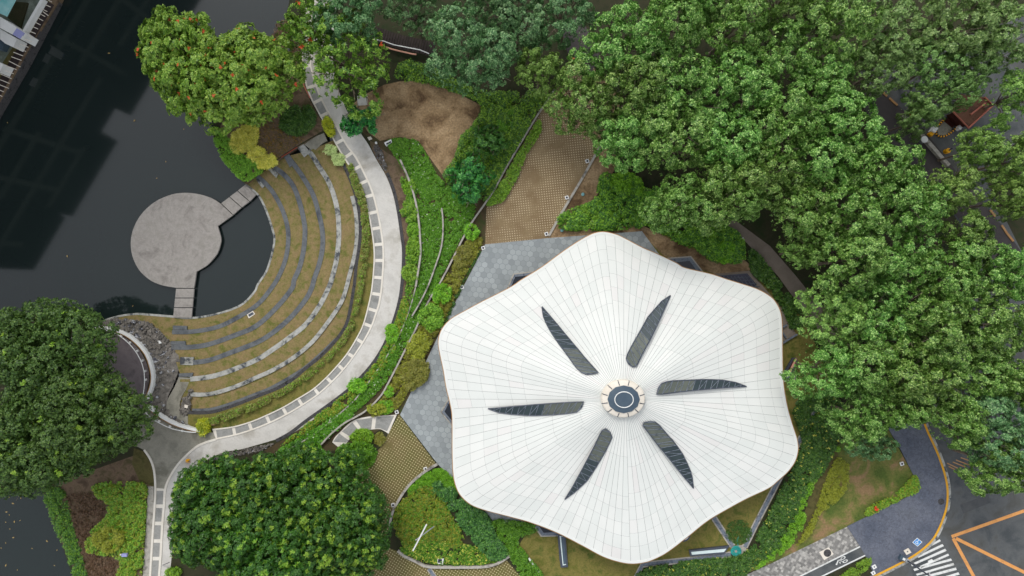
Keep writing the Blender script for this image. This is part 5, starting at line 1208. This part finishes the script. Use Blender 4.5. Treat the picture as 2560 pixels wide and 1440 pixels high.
mb = MB(); mb.pprism([zc(2190, 710), zc(2262, 675), zc(2268, 695), zc(2200, 735)], 0.63, 0.5); mb.build('lid', M['navy'], e)
q = P(941, 358, 0.3); mb = MB(); mb.lathe((q[0], q[1], 0), [(0.1, 0), (0.1, 0.5), (0.2, 0.55), (0.16, 0.75)], 12); tag(mb.build('garden_light', M['whitepaint']), 'small white globe garden light by the cobbles', 'light')
mb = MB(); mb.pprism([zc(1910, 620), zc(1960, 605), zc(1985, 645), zc(1935, 665)], 0.08, 0.0); tag(mb.build('stone_tile', M['cream']), 'loose cream tile on the grass by the walkway', 'tile')
mb = MB(); mb.pprism([(893, 240), (918, 236), (919, 262), (894, 264)], 0.1, 0.0); tag(mb.build('concrete_pad', M['concrete']), 'square concrete pad beside the parched lawn', 'slab')
e = empty('manhole', P(2069, 1383, 0.1), 'round manhole in a pale square on the paver pavement', 'manhole')
mb = MB(); mb.pprism([z9(790, 905), z9(1010, 795), z9(1120, 945), z9(905, 1085)], 0.116, 0.1); mb.build('frame', M['cream'], e)
q = P(*z9(978, 925), 0.12); mb = MB(); mb.lathe((q[0], q[1], 0.10), [(0.6, 0), (0.6, 0.022), (0.5, 0.028)], 20); mb.build('lid', M['gravel'], e)
for pts, lab in (([z64(635, 365), z64(712, 322), z64(760, 392), z64(682, 432)], 'cream square cover on the slate near the lamp post'), ([z64(120, 612), z64(180, 582), z64(210, 632), z64(155, 665)], 'white square junction box at the left kerb end, upper one'), ([z64(108, 715), z64(165, 682), z64(192, 730), z64(140, 758)], 'white square junction box at the left kerb end, lower one')):
    e = empty('access_cover', P(*pts[0], 0.12), lab, 'cover'); mb = MB(); mb.pprism(pts, 0.2, 0.1); mb.build('plate', M['cream' if 'cream' in lab else 'whitepaint'], e)
    c = [sum(p[i] for p in pts)/4 for i in (0, 1)]; q = P(*c, 0.2); mb = MB(); mb.lathe((q[0], q[1], 0.19), [(0.14, 0), (0.1, 0.03)], 10); mb.build('knob', M['stone'], e)
q = P(2353, 1254, 0.13); mb = MB(); mb.lathe((q[0], q[1], 0.115), [(0.5, 0), (0.5, 0.02), (0.42, 0.03)], 20); tag(mb.build('manhole', M['gravel']), 'dark round manhole in the slate beside the yellow kerb', 'manhole')
# street lamp at the crossing
b = P(2266, 1400, 0.12); e = empty('street_lamp', b, 'tall grey street lamp on the yellow kerb by the crossing', 'street lamp')
mb = MB(); mb.lathe(b, [(0.3, 0), (0.3, 0.25), (0.16, 0.4)], 12); mb.build('base', M['steel'], e)
mb = MB(); mb.tube([(b[0], b[1], 0.2), (b[0], b[1], 8.5)], [0.13, 0.08], 8); mb.build('pole', M['metal'], e)
mb = MB(); mb.tube([(b[0], b[1], 3.6), (b[0]+0.5, b[1]+1.0, 4.6), (b[0]+1.0, b[1]+1.5, 4.5)], 0.05, 6); mb.tube([(b[0], b[1], 6.0), (b[0]-0.2, b[1]+0.9, 6.5), (b[0]+0.6, b[1]+1.3, 6.6)], 0.05, 6); mb.build('arm', M['whitepaint'], e)
mb = MB(); mb.box((b[0]+1.1, b[1]+1.55, 4.4), 0.7, 0.35, 0.14, 0.5); mb.build('lamp_head', M['whitepaint'], e)
q = P(2253, 1393, 0.12); e = empty('kerb_box', q, 'blue and white glossy box on the slate beside the street lamp base', 'box')
mb = MB(); mb.box((q[0], q[1], 0.12), 0.9, 0.75, 0.5, -0.5); mb.build('body', M['glassblue'], e); mb = MB(); mb.box((q[0]+0.15, q[1]-0.1, 0.62), 0.4, 0.35, 0.06, -0.5); mb.build('lid', M['whitepaint'], e)
# solar lamp by the flame tree
b = P(748, 157, 0); e = empty('solar_lamp', b, 'tall black solar lamp post between the flame tree and the walkway', 'street lamp')
tp = P(711, 126, 6.5)
mb = MB(); mb.tube([(b[0], b[1], 0), tp], [0.14, 0.1], 8); mb.build('pole', M['navy'], e)
mb = MB(); mb.pprism([(711, 121), (728, 121), (728, 128), (711, 128)], 6.8, 6.7); mb.build('solar_panel', M['glassdk'], e)
mb = MB(); q = P(713, 137, 6.3); mb.lathe((q[0], q[1], 6.2), [(0.2, 0), (0.24, 0.12), (0.1, 0.2)], 12); mb.build('lamp_head', M['whitepaint'], e)
# leaning lamp in the planted bed
def zl(x, y): return (1000+x/9.6, 1290+y/9.6)
b = P(*zl(850, 225), 0.1); e = empty('garden_lamp', b, 'leaning grey lamp post with a long white bar in the planted bed', 'lamp')
mb = MB(); mb.tube([b, P(*zl(375, 580), 4.2)], 0.09, 6); mb.build('pole', M['steel'], e)
mb = MB(); mb.tube([P(*zl(640, 200), 4.0), P(*zl(310, 835), 4.0)], 0.11, 6); mb.build('light_bar', M['whitepaint'], e)
e = empty('bed_hatch', P(*zl(975, 1090), 0), 'dark square hatch with a white frame in the planted bed', 'hatch')
mb = MB(); mb.pprism([zl(900, 1025), zl(1050, 1030), zl(1030, 1165), zl(900, 1145)], 0.3, 0.0); mb.build('frame', M['whitepaint'], e)
mb = MB(); mb.pprism([zl(915, 1035), zl(1010, 1040), zl(1005, 1130), zl(910, 1120)], 0.33, 0.2); mb.build('lid', M['navy'], e)
# lavender box by the lower pond, yellow wet floor sign, sign pole
q = P(311, 1388, 1.5); e = empty('control_box', (q[0], q[1], 0), 'small lavender box on a post in the pale bush by the lower pond', 'box')
mb = MB(); mb.box((q[0], q[1], 1.2), 0.8, 0.45, 0.4); mb.build('body', M['lavender'], e); mb = MB(); mb.tube([(q[0], q[1], 0), (q[0], q[1], 1.2)], 0.06, 6); mb.build('post', M['steel'], e)
mb = MB(); mb.lathe((q[0]-0.75, q[1]-0.03, 1.2), [(0.12, 0), (0.08, 0.12)], 8); mb.build('knob', M['whitepaint'], e)
q = P(471, 1152, 0.02); e = empty('caution_sign', q, 'yellow folding caution sign on the walkway bend', 'sign')
for s_ in (-1, 1):
    mb = MB(); a = (q[0]-0.35, q[1]+s_*0.28, 0.02); mb.add([(q[0]-.3, q[1]+s_*.25, .02), (q[0]+.3, q[1]+s_*.25, .02), (q[0]+.22, q[1]+s_*.03, .6), (q[0]-.22, q[1]+s_*.03, .6), (q[0]-.3, q[1]+s_*.28, .02), (q[0]+.3, q[1]+s_*.28, .02), (q[0]+.22, q[1]+s_*.06, .6), (q[0]-.22, q[1]+s_*.06, .6)], [(0, 1, 2, 3), (4, 7, 6, 5), (0, 4, 5, 1), (2, 6, 7, 3), (0, 3, 7, 4), (1, 5, 6, 2)])
    mb.build('panel', M['safety'], e)
mb = MB(); mb.tube([P(407, 1413, 0.2), P(423, 1406, 3.0)], 0.06, 6); tag(mb.build('sign_pole', M['navy']), 'thin dark pole leaning out of the big tree over the southern path', 'pole')
mb = MB(); mb.tube([P(752, 155, 0.15), P(751, 178, 0.15), P(760, 215, 0.15), P(775, 245, 0.15)], 0.09, 6); tag(mb.build('pipe', M['coralpipe']), 'coral coloured pipe lying along the upper walkway edge', 'pipe')
mb = MB(); mb.tube([P(703, 393, 0.5), P(743, 368, 0.5)], 0.06, 6); tag(mb.build('red_rail', M['redpipe']), 'red pipe along the top of the seating by the bare bed', 'pipe')
mb = MB(); mb.pprism([(394, 852), (400, 852), (404, 858), (396, 860)], -0.3, -0.6); tag(mb.build('white_bag', M['whitepaint']), 'small white bag left on the rubble bank', 'bag')
mb = MB(); mb.pprism([(519, 1058), (536, 1058), (536, 1063), (520, 1064)], 0.35, 0.0); tag(mb.build('planter_box', M['salmon']), 'small pinkish block beside the palm like plant', 'block')
mb = MB(); mb.pprism([(461, 1012), (470, 1014), (468, 1021), (461, 1019)], 0.3, -0.1); tag(mb.build('wooden_board', M['cream']), 'pale board lying on the rubble mound', 'board')

# floating leaves
lv = [(269, 133), (415, 406), (394, 445), (167, 637), (330, 766), (461, 325), (339, 299), (17, 305), (22, 1245), (36, 1260), (24, 1285), (12, 1305), (36, 1308), (27, 1322), (14, 1355), (30, 1345), (4, 1372), (52, 1300), (115, 1350), (141, 1377), (82, 1372), (16, 1410), (134, 1413), (43, 1427), (20, 1280), (52, 1243)]
protoL = None
for i, (x, y) in enumerate(lv):
    q = P(x, y, WZ+0.02)
    if protoL is None:
        protoL = build('floating_leaf', [(0, 0, 0), (.18, .09, .03), (.36, 0, .02), (.18, -.09, .03), (.18, 0, .0)], [(0, 4, 1), (1, 4, 2), (2, 4, 3), (3, 4, 0)], M['leaf_fall']); o = protoL
    else: o = protoL.copy(); COL.objects.link(o)
    o.location = q; o.rotation_euler = (0, 0, i*1.7); s_ = 0.8 if i % 3 else 1.3; o.scale = (s_, s_, s_)
    tag(o, 'small dry leaf floating on the dark pond', 'leaf', 'dry leaves floating on the pond')

# ------------------------------------------------------------------ timber footbridge under the upper trees
def zb(x, y): return (900+x/10.667, 60+y/10.667)
e = empty('footbridge', P(1000, 115, 0), 'dark timber footbridge with white rails under the upper trees', 'bridge')
mb = MB()
pts_l = [zb(300, 430), zb(600, 520), zb(900, 620), zb(1300, 720), zb(1600, 780), zb(1900, 860)]
for i in range(24):
    f_ = i/23; a_ = resample(pts_l, 24)[i]; b_ = (a_[0]+9, a_[1]-34)
    mb.ribbon([a_, b_], 5.2, 1.2, 1.05)
mb.build('deck', M['darkwood'], e)
mb = MB(); mb.tube([P(*zb(340, 400), 2.2), P(*zb(640, 460), 2.2), P(*zb(900, 555), 2.2), P(*zb(1600, 690), 2.2), P(*zb(1840, 790), 2.2)], 0.08, 6); mb.build('rail', M['whitepaint'], e)
mb = MB(); mb.tube([P(*zb(580, 580), 1.4), P(*zb(920, 690), 1.4), P(*zb(1400, 800), 1.4), P(*zb(1500, 810), 1.4)], 0.12, 6); mb.build('side_beam', M['salmon'], e)
mb = MB()
for x, y in ((700, 540), (1130, 630), (1350, 690), (1590, 740)): q = P(*zb(x, y), 1.2); mb.tube([q, (q[0], q[1], 2.25)], 0.07, 6)
mb.build('post', M['darkwood'], e)

# ------------------------------------------------------------------ gate ramp at the upper right
def zg(x, y): return (2180+x/6, 180+y/6)
e = empty('ramp_house', P(2425, 280, 0), 'rusty roofed ramp house half hidden by trees at the upper right', 'ramp house')
mb = MB(); mb.pprism([zg(1210, 590), zg(1450, 840), zg(1815, 500), zg(1690, 375), zg(1310, 330)], 2.6, 2.3); mb.build('roof', M['rustroof'], e)
mb = MB(); mb.tube([P(*zg(1210, 590), 2.7), P(*zg(1450, 840), 2.7), P(*zg(1815, 500), 2.7), P(*zg(1690, 375), 2.7)], 0.14, 6); mb.tube([P(*zg(1480, 640), 2.7), P(*zg(1700, 470), 2.7)], 0.12, 6); mb.build('roof_edge', M['coralpipe'], e)
mb = MB(); mb.pprism([zg(1250, 600), zg(1440, 800), zg(1760, 500), zg(1650, 400)], 2.3, 0.0); mb.build('wall', M['maroon'], e)
e = empty('ramp', P(2365, 315, 0), 'ramp mouth with a black and yellow striped kerb at the upper right', 'ramp')
mb = MB(); mb.pprism([zg(1080, 740), zg(1180, 640), zg(1310, 740), zg(1200, 840)], 0.07, 0.03); mb.build('ramp_floor', M['maroon'], e)
mb = MB(); mb.pprism([zg(980, 860), zg(1080, 740), zg(1200, 840), zg(1180, 900), zg(1080, 950), zg(1000, 940)], 0.065, 0.03); mb.build('ramp_apron', M['stamped'], e)
kc = resample(spl([zg(1120, 680), zg(1030, 770), zg(965, 850), zg(980, 940), zg(1080, 965), zg(1200, 900), zg(1310, 790)], 6), 37)
ma, mc = MB(), MB()
for i in range(36): (ma if i % 2 else mc).ribbon(kc[i:i+2], 3.6, 0.3, 0.03)
ma.build('kerb_stripe', M['safety'], e); mc.build('kerb_block', M['navy'], e)
mb = MB(); mb.ribbon([zg(480, 650), zg(640, 820), zg(790, 980), zg(1060, 1290), zg(1160, 1400)], 9, 0.7, 0.0); tag(mb.build('boundary_wall', M['wall']), 'weathered low wall beside the lane at the upper right', 'wall')
q = P(*zg(788, 1012), 0.8); e = empty('round_pillar', (q[0], q[1], 0), 'round white topped pillar on the low wall at the upper right', 'pillar')
mb = MB(); mb.lathe((q[0], q[1], 0), [(0.5, 0), (0.5, 0.75)], 16); mb.build('shaft', M['stone'], e); mb = MB(); mb.lathe((q[0], q[1], 0.75), [(0.52, 0), (0.52, 0.08), (0.4, 0.12)], 16); mb.build('top', M['whitepaint'], e)
for (x, y), lab in (((612, 605), 'yellow barrier post with a dark handle, near the upper end of the low wall'), ((1130, 1185), 'yellow barrier post with a dark handle, near the lower end of the low wall')):
    q = P(*zg(x, y), 0.5); e = empty('barrier_post', (q[0], q[1], 0), lab, 'barrier', 'yellow barrier posts')
    mb = MB(); mb.lathe((q[0], q[1], 0), [(0.38, 0), (0.38, 0.8), (0.3, 0.9)], 14); mb.build('body', M['safety'], e); mb = MB(); mb.tube([(q[0], q[1], 0.9), (q[0]+0.45, q[1]+0.35, 1.0)], 0.1, 6); mb.build('handle', M['navy'], e)
q = P(*zg(905, 890), 0.5); e = empty('ticket_machine', (q[0], q[1], 0), 'white and yellow ticket machine beside the striped ramp kerb', 'machine')
mb = MB(); mb.box((q[0]-0.15, q[1]-0.35, 0), 0.7, 0.6, 0.7, 0.8); mb.build('base', M['safety'], e); mb = MB(); mb.box((q[0]+0.1, q[1]+0.2, 0), 0.6, 0.9, 1.1, -0.6); mb.build('cabinet', M['whitepaint'], e)
mb = MB(); mb.pprism([zg(1295, 840), zg(1335, 770), zg(1378, 795), zg(1335, 865)], 1.0, 0.0); tag(mb.build('white_cabinet', M['whitepaint']), 'white cabinet beside the rusty ramp house', 'cabinet')

# ------------------------------------------------------------------ waterside block at the upper left corner
def zq(x, y): return (x/4.8, y/4.8)
e = empty('quay_terrace', P(40, 100, 0), 'waterside terrace with white boxes and a slatted pergola at the top left corner', 'terrace')
def part(nm, pts, zt, zb, mat): mb = MB(); mb.pprism([zq(*p) for p in pts], zt, zb); return mb.build(nm, M[mat], e)
part('deck', [(0, 0), (500, 0), (280, 370), (0, 800), (-200, 1000), (-900, 1000), (-900, -300), (0, -300), (500, -300)], 0.12, -0.2, 'deckgreen')
part('gravel_bed', [(500, 0), (640, 0), (300, 520), (0, 1040), (-200, 1380), (-300, 1300), (0, 800), (280, 370)], 0.14, -0.2, 'olive')
part('soil_strip', [(600, 0), (700, 0), (400, 500), (80, 1080), (-120, 1440), (-200, 1380), (0, 1100), (300, 560)], 0.16, -0.2, 'mulch')
part('quay_kerb', [(640, 0), (672, 0), (297, 730), (-103, 1420), (-203, 1590), (-240, 1575), (-140, 1400), (262, 715)], 0.1, -2.0, 'gravel')
part('pergola_base', [(575, 20), (650, 60), (400, 480), (310, 600), (150, 880), (0, 1160), (-60, 1260), (-150, 1220), (30, 880), (230, 540), (330, 460)], 0.18, 0.0, 'darkwood')
mb = MB()
for q in ([(575, 0), (615, 20)], [(540, 55), (600, 80)], [(500, 105), (560, 135)], [(480, 165), (535, 195)], [(515, 140), (575, 185)], [(455, 215), (510, 245)], [(420, 265), (478, 295)], [(390, 318), (450, 345)], [(350, 372), (420, 400)], [(345, 425), (390, 455)], [(305, 470), (375, 498)], [(240, 525), (335, 565)], [(200, 572), (305, 615)], [(160, 625), (270, 668)], [(135, 680), (250, 722)], [(105, 732), (238, 800)], [(70, 785), (190, 832)], [(60, 845), (155, 882)], [(0, 885), (130, 940)], [(0, 955), (105, 998)], [(-10, 1015), (100, 1058)], [(-30, 1070), (40, 1100)], [(-50, 1120), (20, 1155)]):
    mb.ribbon([zq(*p) for p in q], 1.6, 2.6, 2.45)
mb.build('pergola_slat', M['cream'], e)
mb = MB(); mb.ribbon([zq(510, -20), zq(285, 370)], 7, 1.1, 0.0); mb.build('parapet', M['whitepaint'], e)
part('upper_box', [(0, 200), (200, 330), (290, 390), (245, 470), (150, 415), (0, 335)], 3.2, 0.0, 'whitepaint')
part('lower_box', [(0, 345), (205, 462), (155, 565), (60, 520), (0, 470)], 2.4, 0.0, 'whitepaint')
part('end_box', [(-60, 720), (40, 770), (-10, 870), (-90, 830)], 2.4, 0.0, 'whitepaint')
part('grey_facet', [(202, 335), (288, 392), (244, 468), (150, 413)], 3.22, 3.0, 'lavender')
part('glass_roof', [(-100, -50), (180, -50), (180, 0), (75, 195), (0, 160), (-100, 110)], 3.6, 3.4, 'glassteal')
part('small_glass', [(-20, 470), (70, 505), (20, 600), (-30, 590)], 1.2, 0.1, 'glassblue')
part('dark_plants', [(185, 20), (330, 30), (240, 330), (90, 215)], 0.5, 0.1, 'forest')
# the tall block behind it stands outside the picture; the pond mirrors it
e = empty('tower_block', P(-420, -100, 0), 'tall dark block beyond the top left corner, seen as the dark reflection in the pond', 'building')
nrm = np.array([-0.857, -0.515]); tng = np.array([0.515, -0.857])
def tw(n_, s_): q = nrm*n_ + tng*s_; return (q[0], q[1])   # plan units: n_ away from the pond, s_ along the quay (towards the top of the picture)
def block(nm, n0, n1, s0, s1, zt, zb, mat):
    mb = MB(); mb.prism([((x-1280)/16, (720-y)/16) for x, y in (tw(n0, s0), tw(n1, s0), tw(n1, s1), tw(n0, s1))], zt, zb); mb.build(nm, M[mat], e)
for s0, s1, ht, nm in ((-135, 900, 46.0, 'main_wall'), (-239, -136, 39.9, 'low_wall'), (-561, -240, 46.7, 'main_wall'), (-570, -562, 42.0, 'low_wall'), (-792, -571, 44.7, 'end_wall')):
    block(nm, 46, 420, s0, s1, ht, 0, 'towerdark')
for z_, a_, b_ in ((36, -540, -300), (29, -780, -60), (29, 60, 420), (22, -540, -300), (22, -60, 420), (15, -780, 420)):
    block('balcony', 38, 45.5, a_, b_, z_+1.6, z_, 'towerlight')
for s_ in (-700, -480, -330, -20, 180, 340): block('fin', 37, 45.5, s_, s_+16, 36, 0, 'towerlight')

# ------------------------------------------------------------------ TREES
def F(px, py, r, lab, key='forest', **k): tree(px, py, r*1.08, key, lab, name='broadleaf_tree', group='trees of the wood', **k)
F(872, 30, 84, 'blue green tree at the top edge, left of the timber footbridge', 'teal')
F(1030, 20, 72, 'blue green tree at the top edge, right behind the timber footbridge', 'teal')
F(1165, 130, 108, 'large blue green tree hanging over the upper edge of the parched lawn', 'teal')
F(1290, 70, 92, 'blue green tree at the top edge, right of the large one over the parched lawn', 'teal')
F(1410, 30, 84, 'blue green tree at the top edge, left of the dark gap in the canopy', 'teal')
F(1350, 180, 62, 'small yellow green tree beside the upper end of the garden wall', 'yel')
F(1545, 100, 100, 'green tree at the top edge, right of the dark gap in the canopy')
F(1690, 40, 92, 'green tree at the top edge, above the brightest crowns')
F(1830, 70, 92, 'green tree at the top edge, between two darker gaps')
F(1450, 262, 88, 'green tree hanging over the upper driveway')
F(1580, 220, 95, 'bright green tree behind the one over the upper driveway')
F(1700, 215, 112, 'broad bright tree in the middle of the upper wood')
F(1845, 215, 105, 'bright tree to the right of the broad one in the upper wood')
F(1560, 345, 88, 'green tree whose lower edge covers the driveway kerb')
F(1690, 350, 105, 'bright tree above the lime bushes behind the pavilion')
F(1820, 350, 98, 'tree with a pale top standing left of a deep dark gap')
F(1955, 320, 100, 'rounded bright tree in the centre of the wood')
F(1695, 510, 76, 'tree nearest the shrubbery behind the pavilion')
F(1800, 490, 92, 'tree whose lower edge touches the slanting footpath')
F(1960, 130, 95, 'dull green tree at the upper middle of the wood')
F(2090, 70, 100, 'dull green tree at the top edge, left of the pale corner trees')
F(2060, 220, 88, 'green tree above the rounded bright one')
F(2230, 70, 105, 'dull green tree at the top edge, second from the right corner', 'pale')
F(2195, 175, 78, 'pale tree left of the ramp house', 'pale')
F(2380, 60, 108, 'pale green tree at the top edge near the right corner', 'pale')
F(2510, 70, 100, 'pale loose tree filling the top right corner', 'pale')
F(2340, 165, 72, 'pale tree over the asphalt yard above the ramp house', 'pale')
F(2545, 240, 66, 'yellow green tree on the right edge beside the ramp house', 'yel')
F(2450, 370, 58, 'yellow green tree below the ramp house', 'yel')
F(2540, 400, 72, 'yellow green tree on the right edge below the ramp house', 'yel')
F(2120, 320, 95, 'green tree left of the low wall and the lane')
F(2060, 420, 95, 'green tree with bare twigs in the centre of the wood')
F(1910, 440, 92, 'green tree above the start of the slanting footpath')
F(2200, 420, 92, 'green tree on the edge of the dark lane')
F(2020, 530, 92, 'yellow tinted green tree right of the slanting footpath')
F(2012, 628, 50, 'small tree overhanging the slanting footpath')
F(2140, 540, 98, 'twiggy green tree in the middle right of the wood')
F(2270, 510, 92, 'green tree beside the lane, left of the orange kerb pieces')
F(2385, 470, 70, 'dark green tree over the lane', 'yel')
F(2420, 600, 66, 'green tree left of the orange kerb on the right edge')
F(2530, 500, 56, 'green tree on the right edge above the orange kerb', 'yel')
F(2122, 655, 94, 'green tree to the right of the footpath bend')
F(2250, 640, 100, 'broad green tree in the right part of the wood')
F(2370, 700, 92, 'pale topped green tree below the lane')
F(2510, 680, 84, 'green tree on the right edge below the orange kerb')
F(2092, 800, 86, 'bright yellow green tree beside the right tip of the roof', 'yel')
F(2200, 780, 105, 'broad bright tree in the lower right wood')
F(2330, 820, 100, 'large pale green tree in the lower right wood')
F(2460, 810, 92, 'green tree near the right edge, level with the right tip of the roof')
F(2560, 820, 70, 'green tree cut by the right edge, level with the right tip of the roof', 'yel')
F(2068, 930, 80, 'dense tree touching the right edge of the roof')
F(2170, 920, 98, 'dense green tree behind the one touching the roof')
F(2300, 950, 100, 'broad tree above the slate forecourt')
F(2440, 940, 98, 'rounded tree above the road bend')
F(2550, 960, 72, 'dark green tree cut by the right edge above the road bend')
F(2150, 1040, 82, 'tree with a low hanging edge above the front lawn')
F(2185, 1110, 55, 'small blue green tree on the front lawn', 'teal', zs=0.7)
F(2270, 1020, 66, 'tree overhanging the top of the slate forecourt')
F(2400, 1050, 72, 'tree overhanging the top of the yellow kerb')
F(2500, 1080, 96, 'large tree hanging over the road at the right edge', 'teal')
F(2510, 1170, 76, 'lowest tree over the road at the right edge')
F(1866, 508, 56, 'small tree at the start of the slanting footpath')
F(1965, 5, 82, 'dull green tree cut by the top edge, between the upper middle trees')
F(1755, -25, 80, 'green tree cut by the top edge, above the brightest crowns')
F(1235, -15, 80, 'blue green tree cut by the top edge, above the large one over the parched lawn', 'teal')
F(2440, 150, 60, 'pale tree between the right corner trees and the ramp house', 'pale')
F(2290, 300, 46, 'thin green tree beside the low wall and the barrier posts', 'pale')
# trees round the pond
F(2405, 225, 48, 'pale tree whose twigs cover the upper left half of the rusty ramp house', 'pale', zs=1.0)
F(2325, 255, 60, 'thin pale tree whose branches hang over the rusty ramp house', 'pale', zs=0.9)
tree(455, 150, 118, 'flame', 'flame tree over the pond with few red blooms', name='flame_tree', group='flame trees by the pond', sx=0.9, sy=1.28, rot=0.0)
tree(608, 185, 142, 'flame', 'large flame tree dotted with many red blooms by the pond', name='flame_tree', group='flame trees by the pond', rot=0.6)
tree(850, 140, 138, 'loose', 'loose light green tree hanging over the upper walkway', name='broadleaf_tree', rot=0.4)
tree(772, 62, 84, 'loose', 'small light green tree with a single red bloom at the top of the walkway', name='broadleaf_tree', rot=2.4)
tree(120, 890, 172, 'dark', 'dark dense tree on the left edge by the pond, upper crown', name='dark_tree', group='dark trees by the lookout')
tree(205, 1042, 152, 'dark', 'dark dense tree leaning over the round lookout', name='dark_tree', group='dark trees by the lookout')
tree(90, 1090, 165, 'dark', 'dark dense tree on the left edge above the lower pond', name='dark_tree', group='dark trees by the lookout')
tree(545, 1300, 155, 'mango', 'dense tree with yellow tips, over the southern path', name='mango_tree', group='big trees with yellow shoots')
tree(720, 1255, 150, 'mango', 'dense tree with yellow tips, below the cobbles of the walkway', name='mango_tree', group='big trees with yellow shoots')
tree(848, 1316, 152, 'mango', 'dense tree with yellow tips, beside the lower driveway', name='mango_tree', group='big trees with yellow shoots')
tree(690, 1430, 165, 'mango', 'dense tree with yellow tips, cut by the bottom edge', name='mango_tree', group='big trees with yellow shoots')
tree(1172, 445, 58, 'deep', 'dark whorled small tree on the vine terraces beside the garden wall', name='small_tree')
tree(1222, 355, 44, 'deep', 'dark whorled small tree in the shrubbery above the garden wall', name='small_tree')
tree(900, 300, 46, 'sparse', 'sparse dark green sapling between the walkway and the parched lawn', name='sapling')
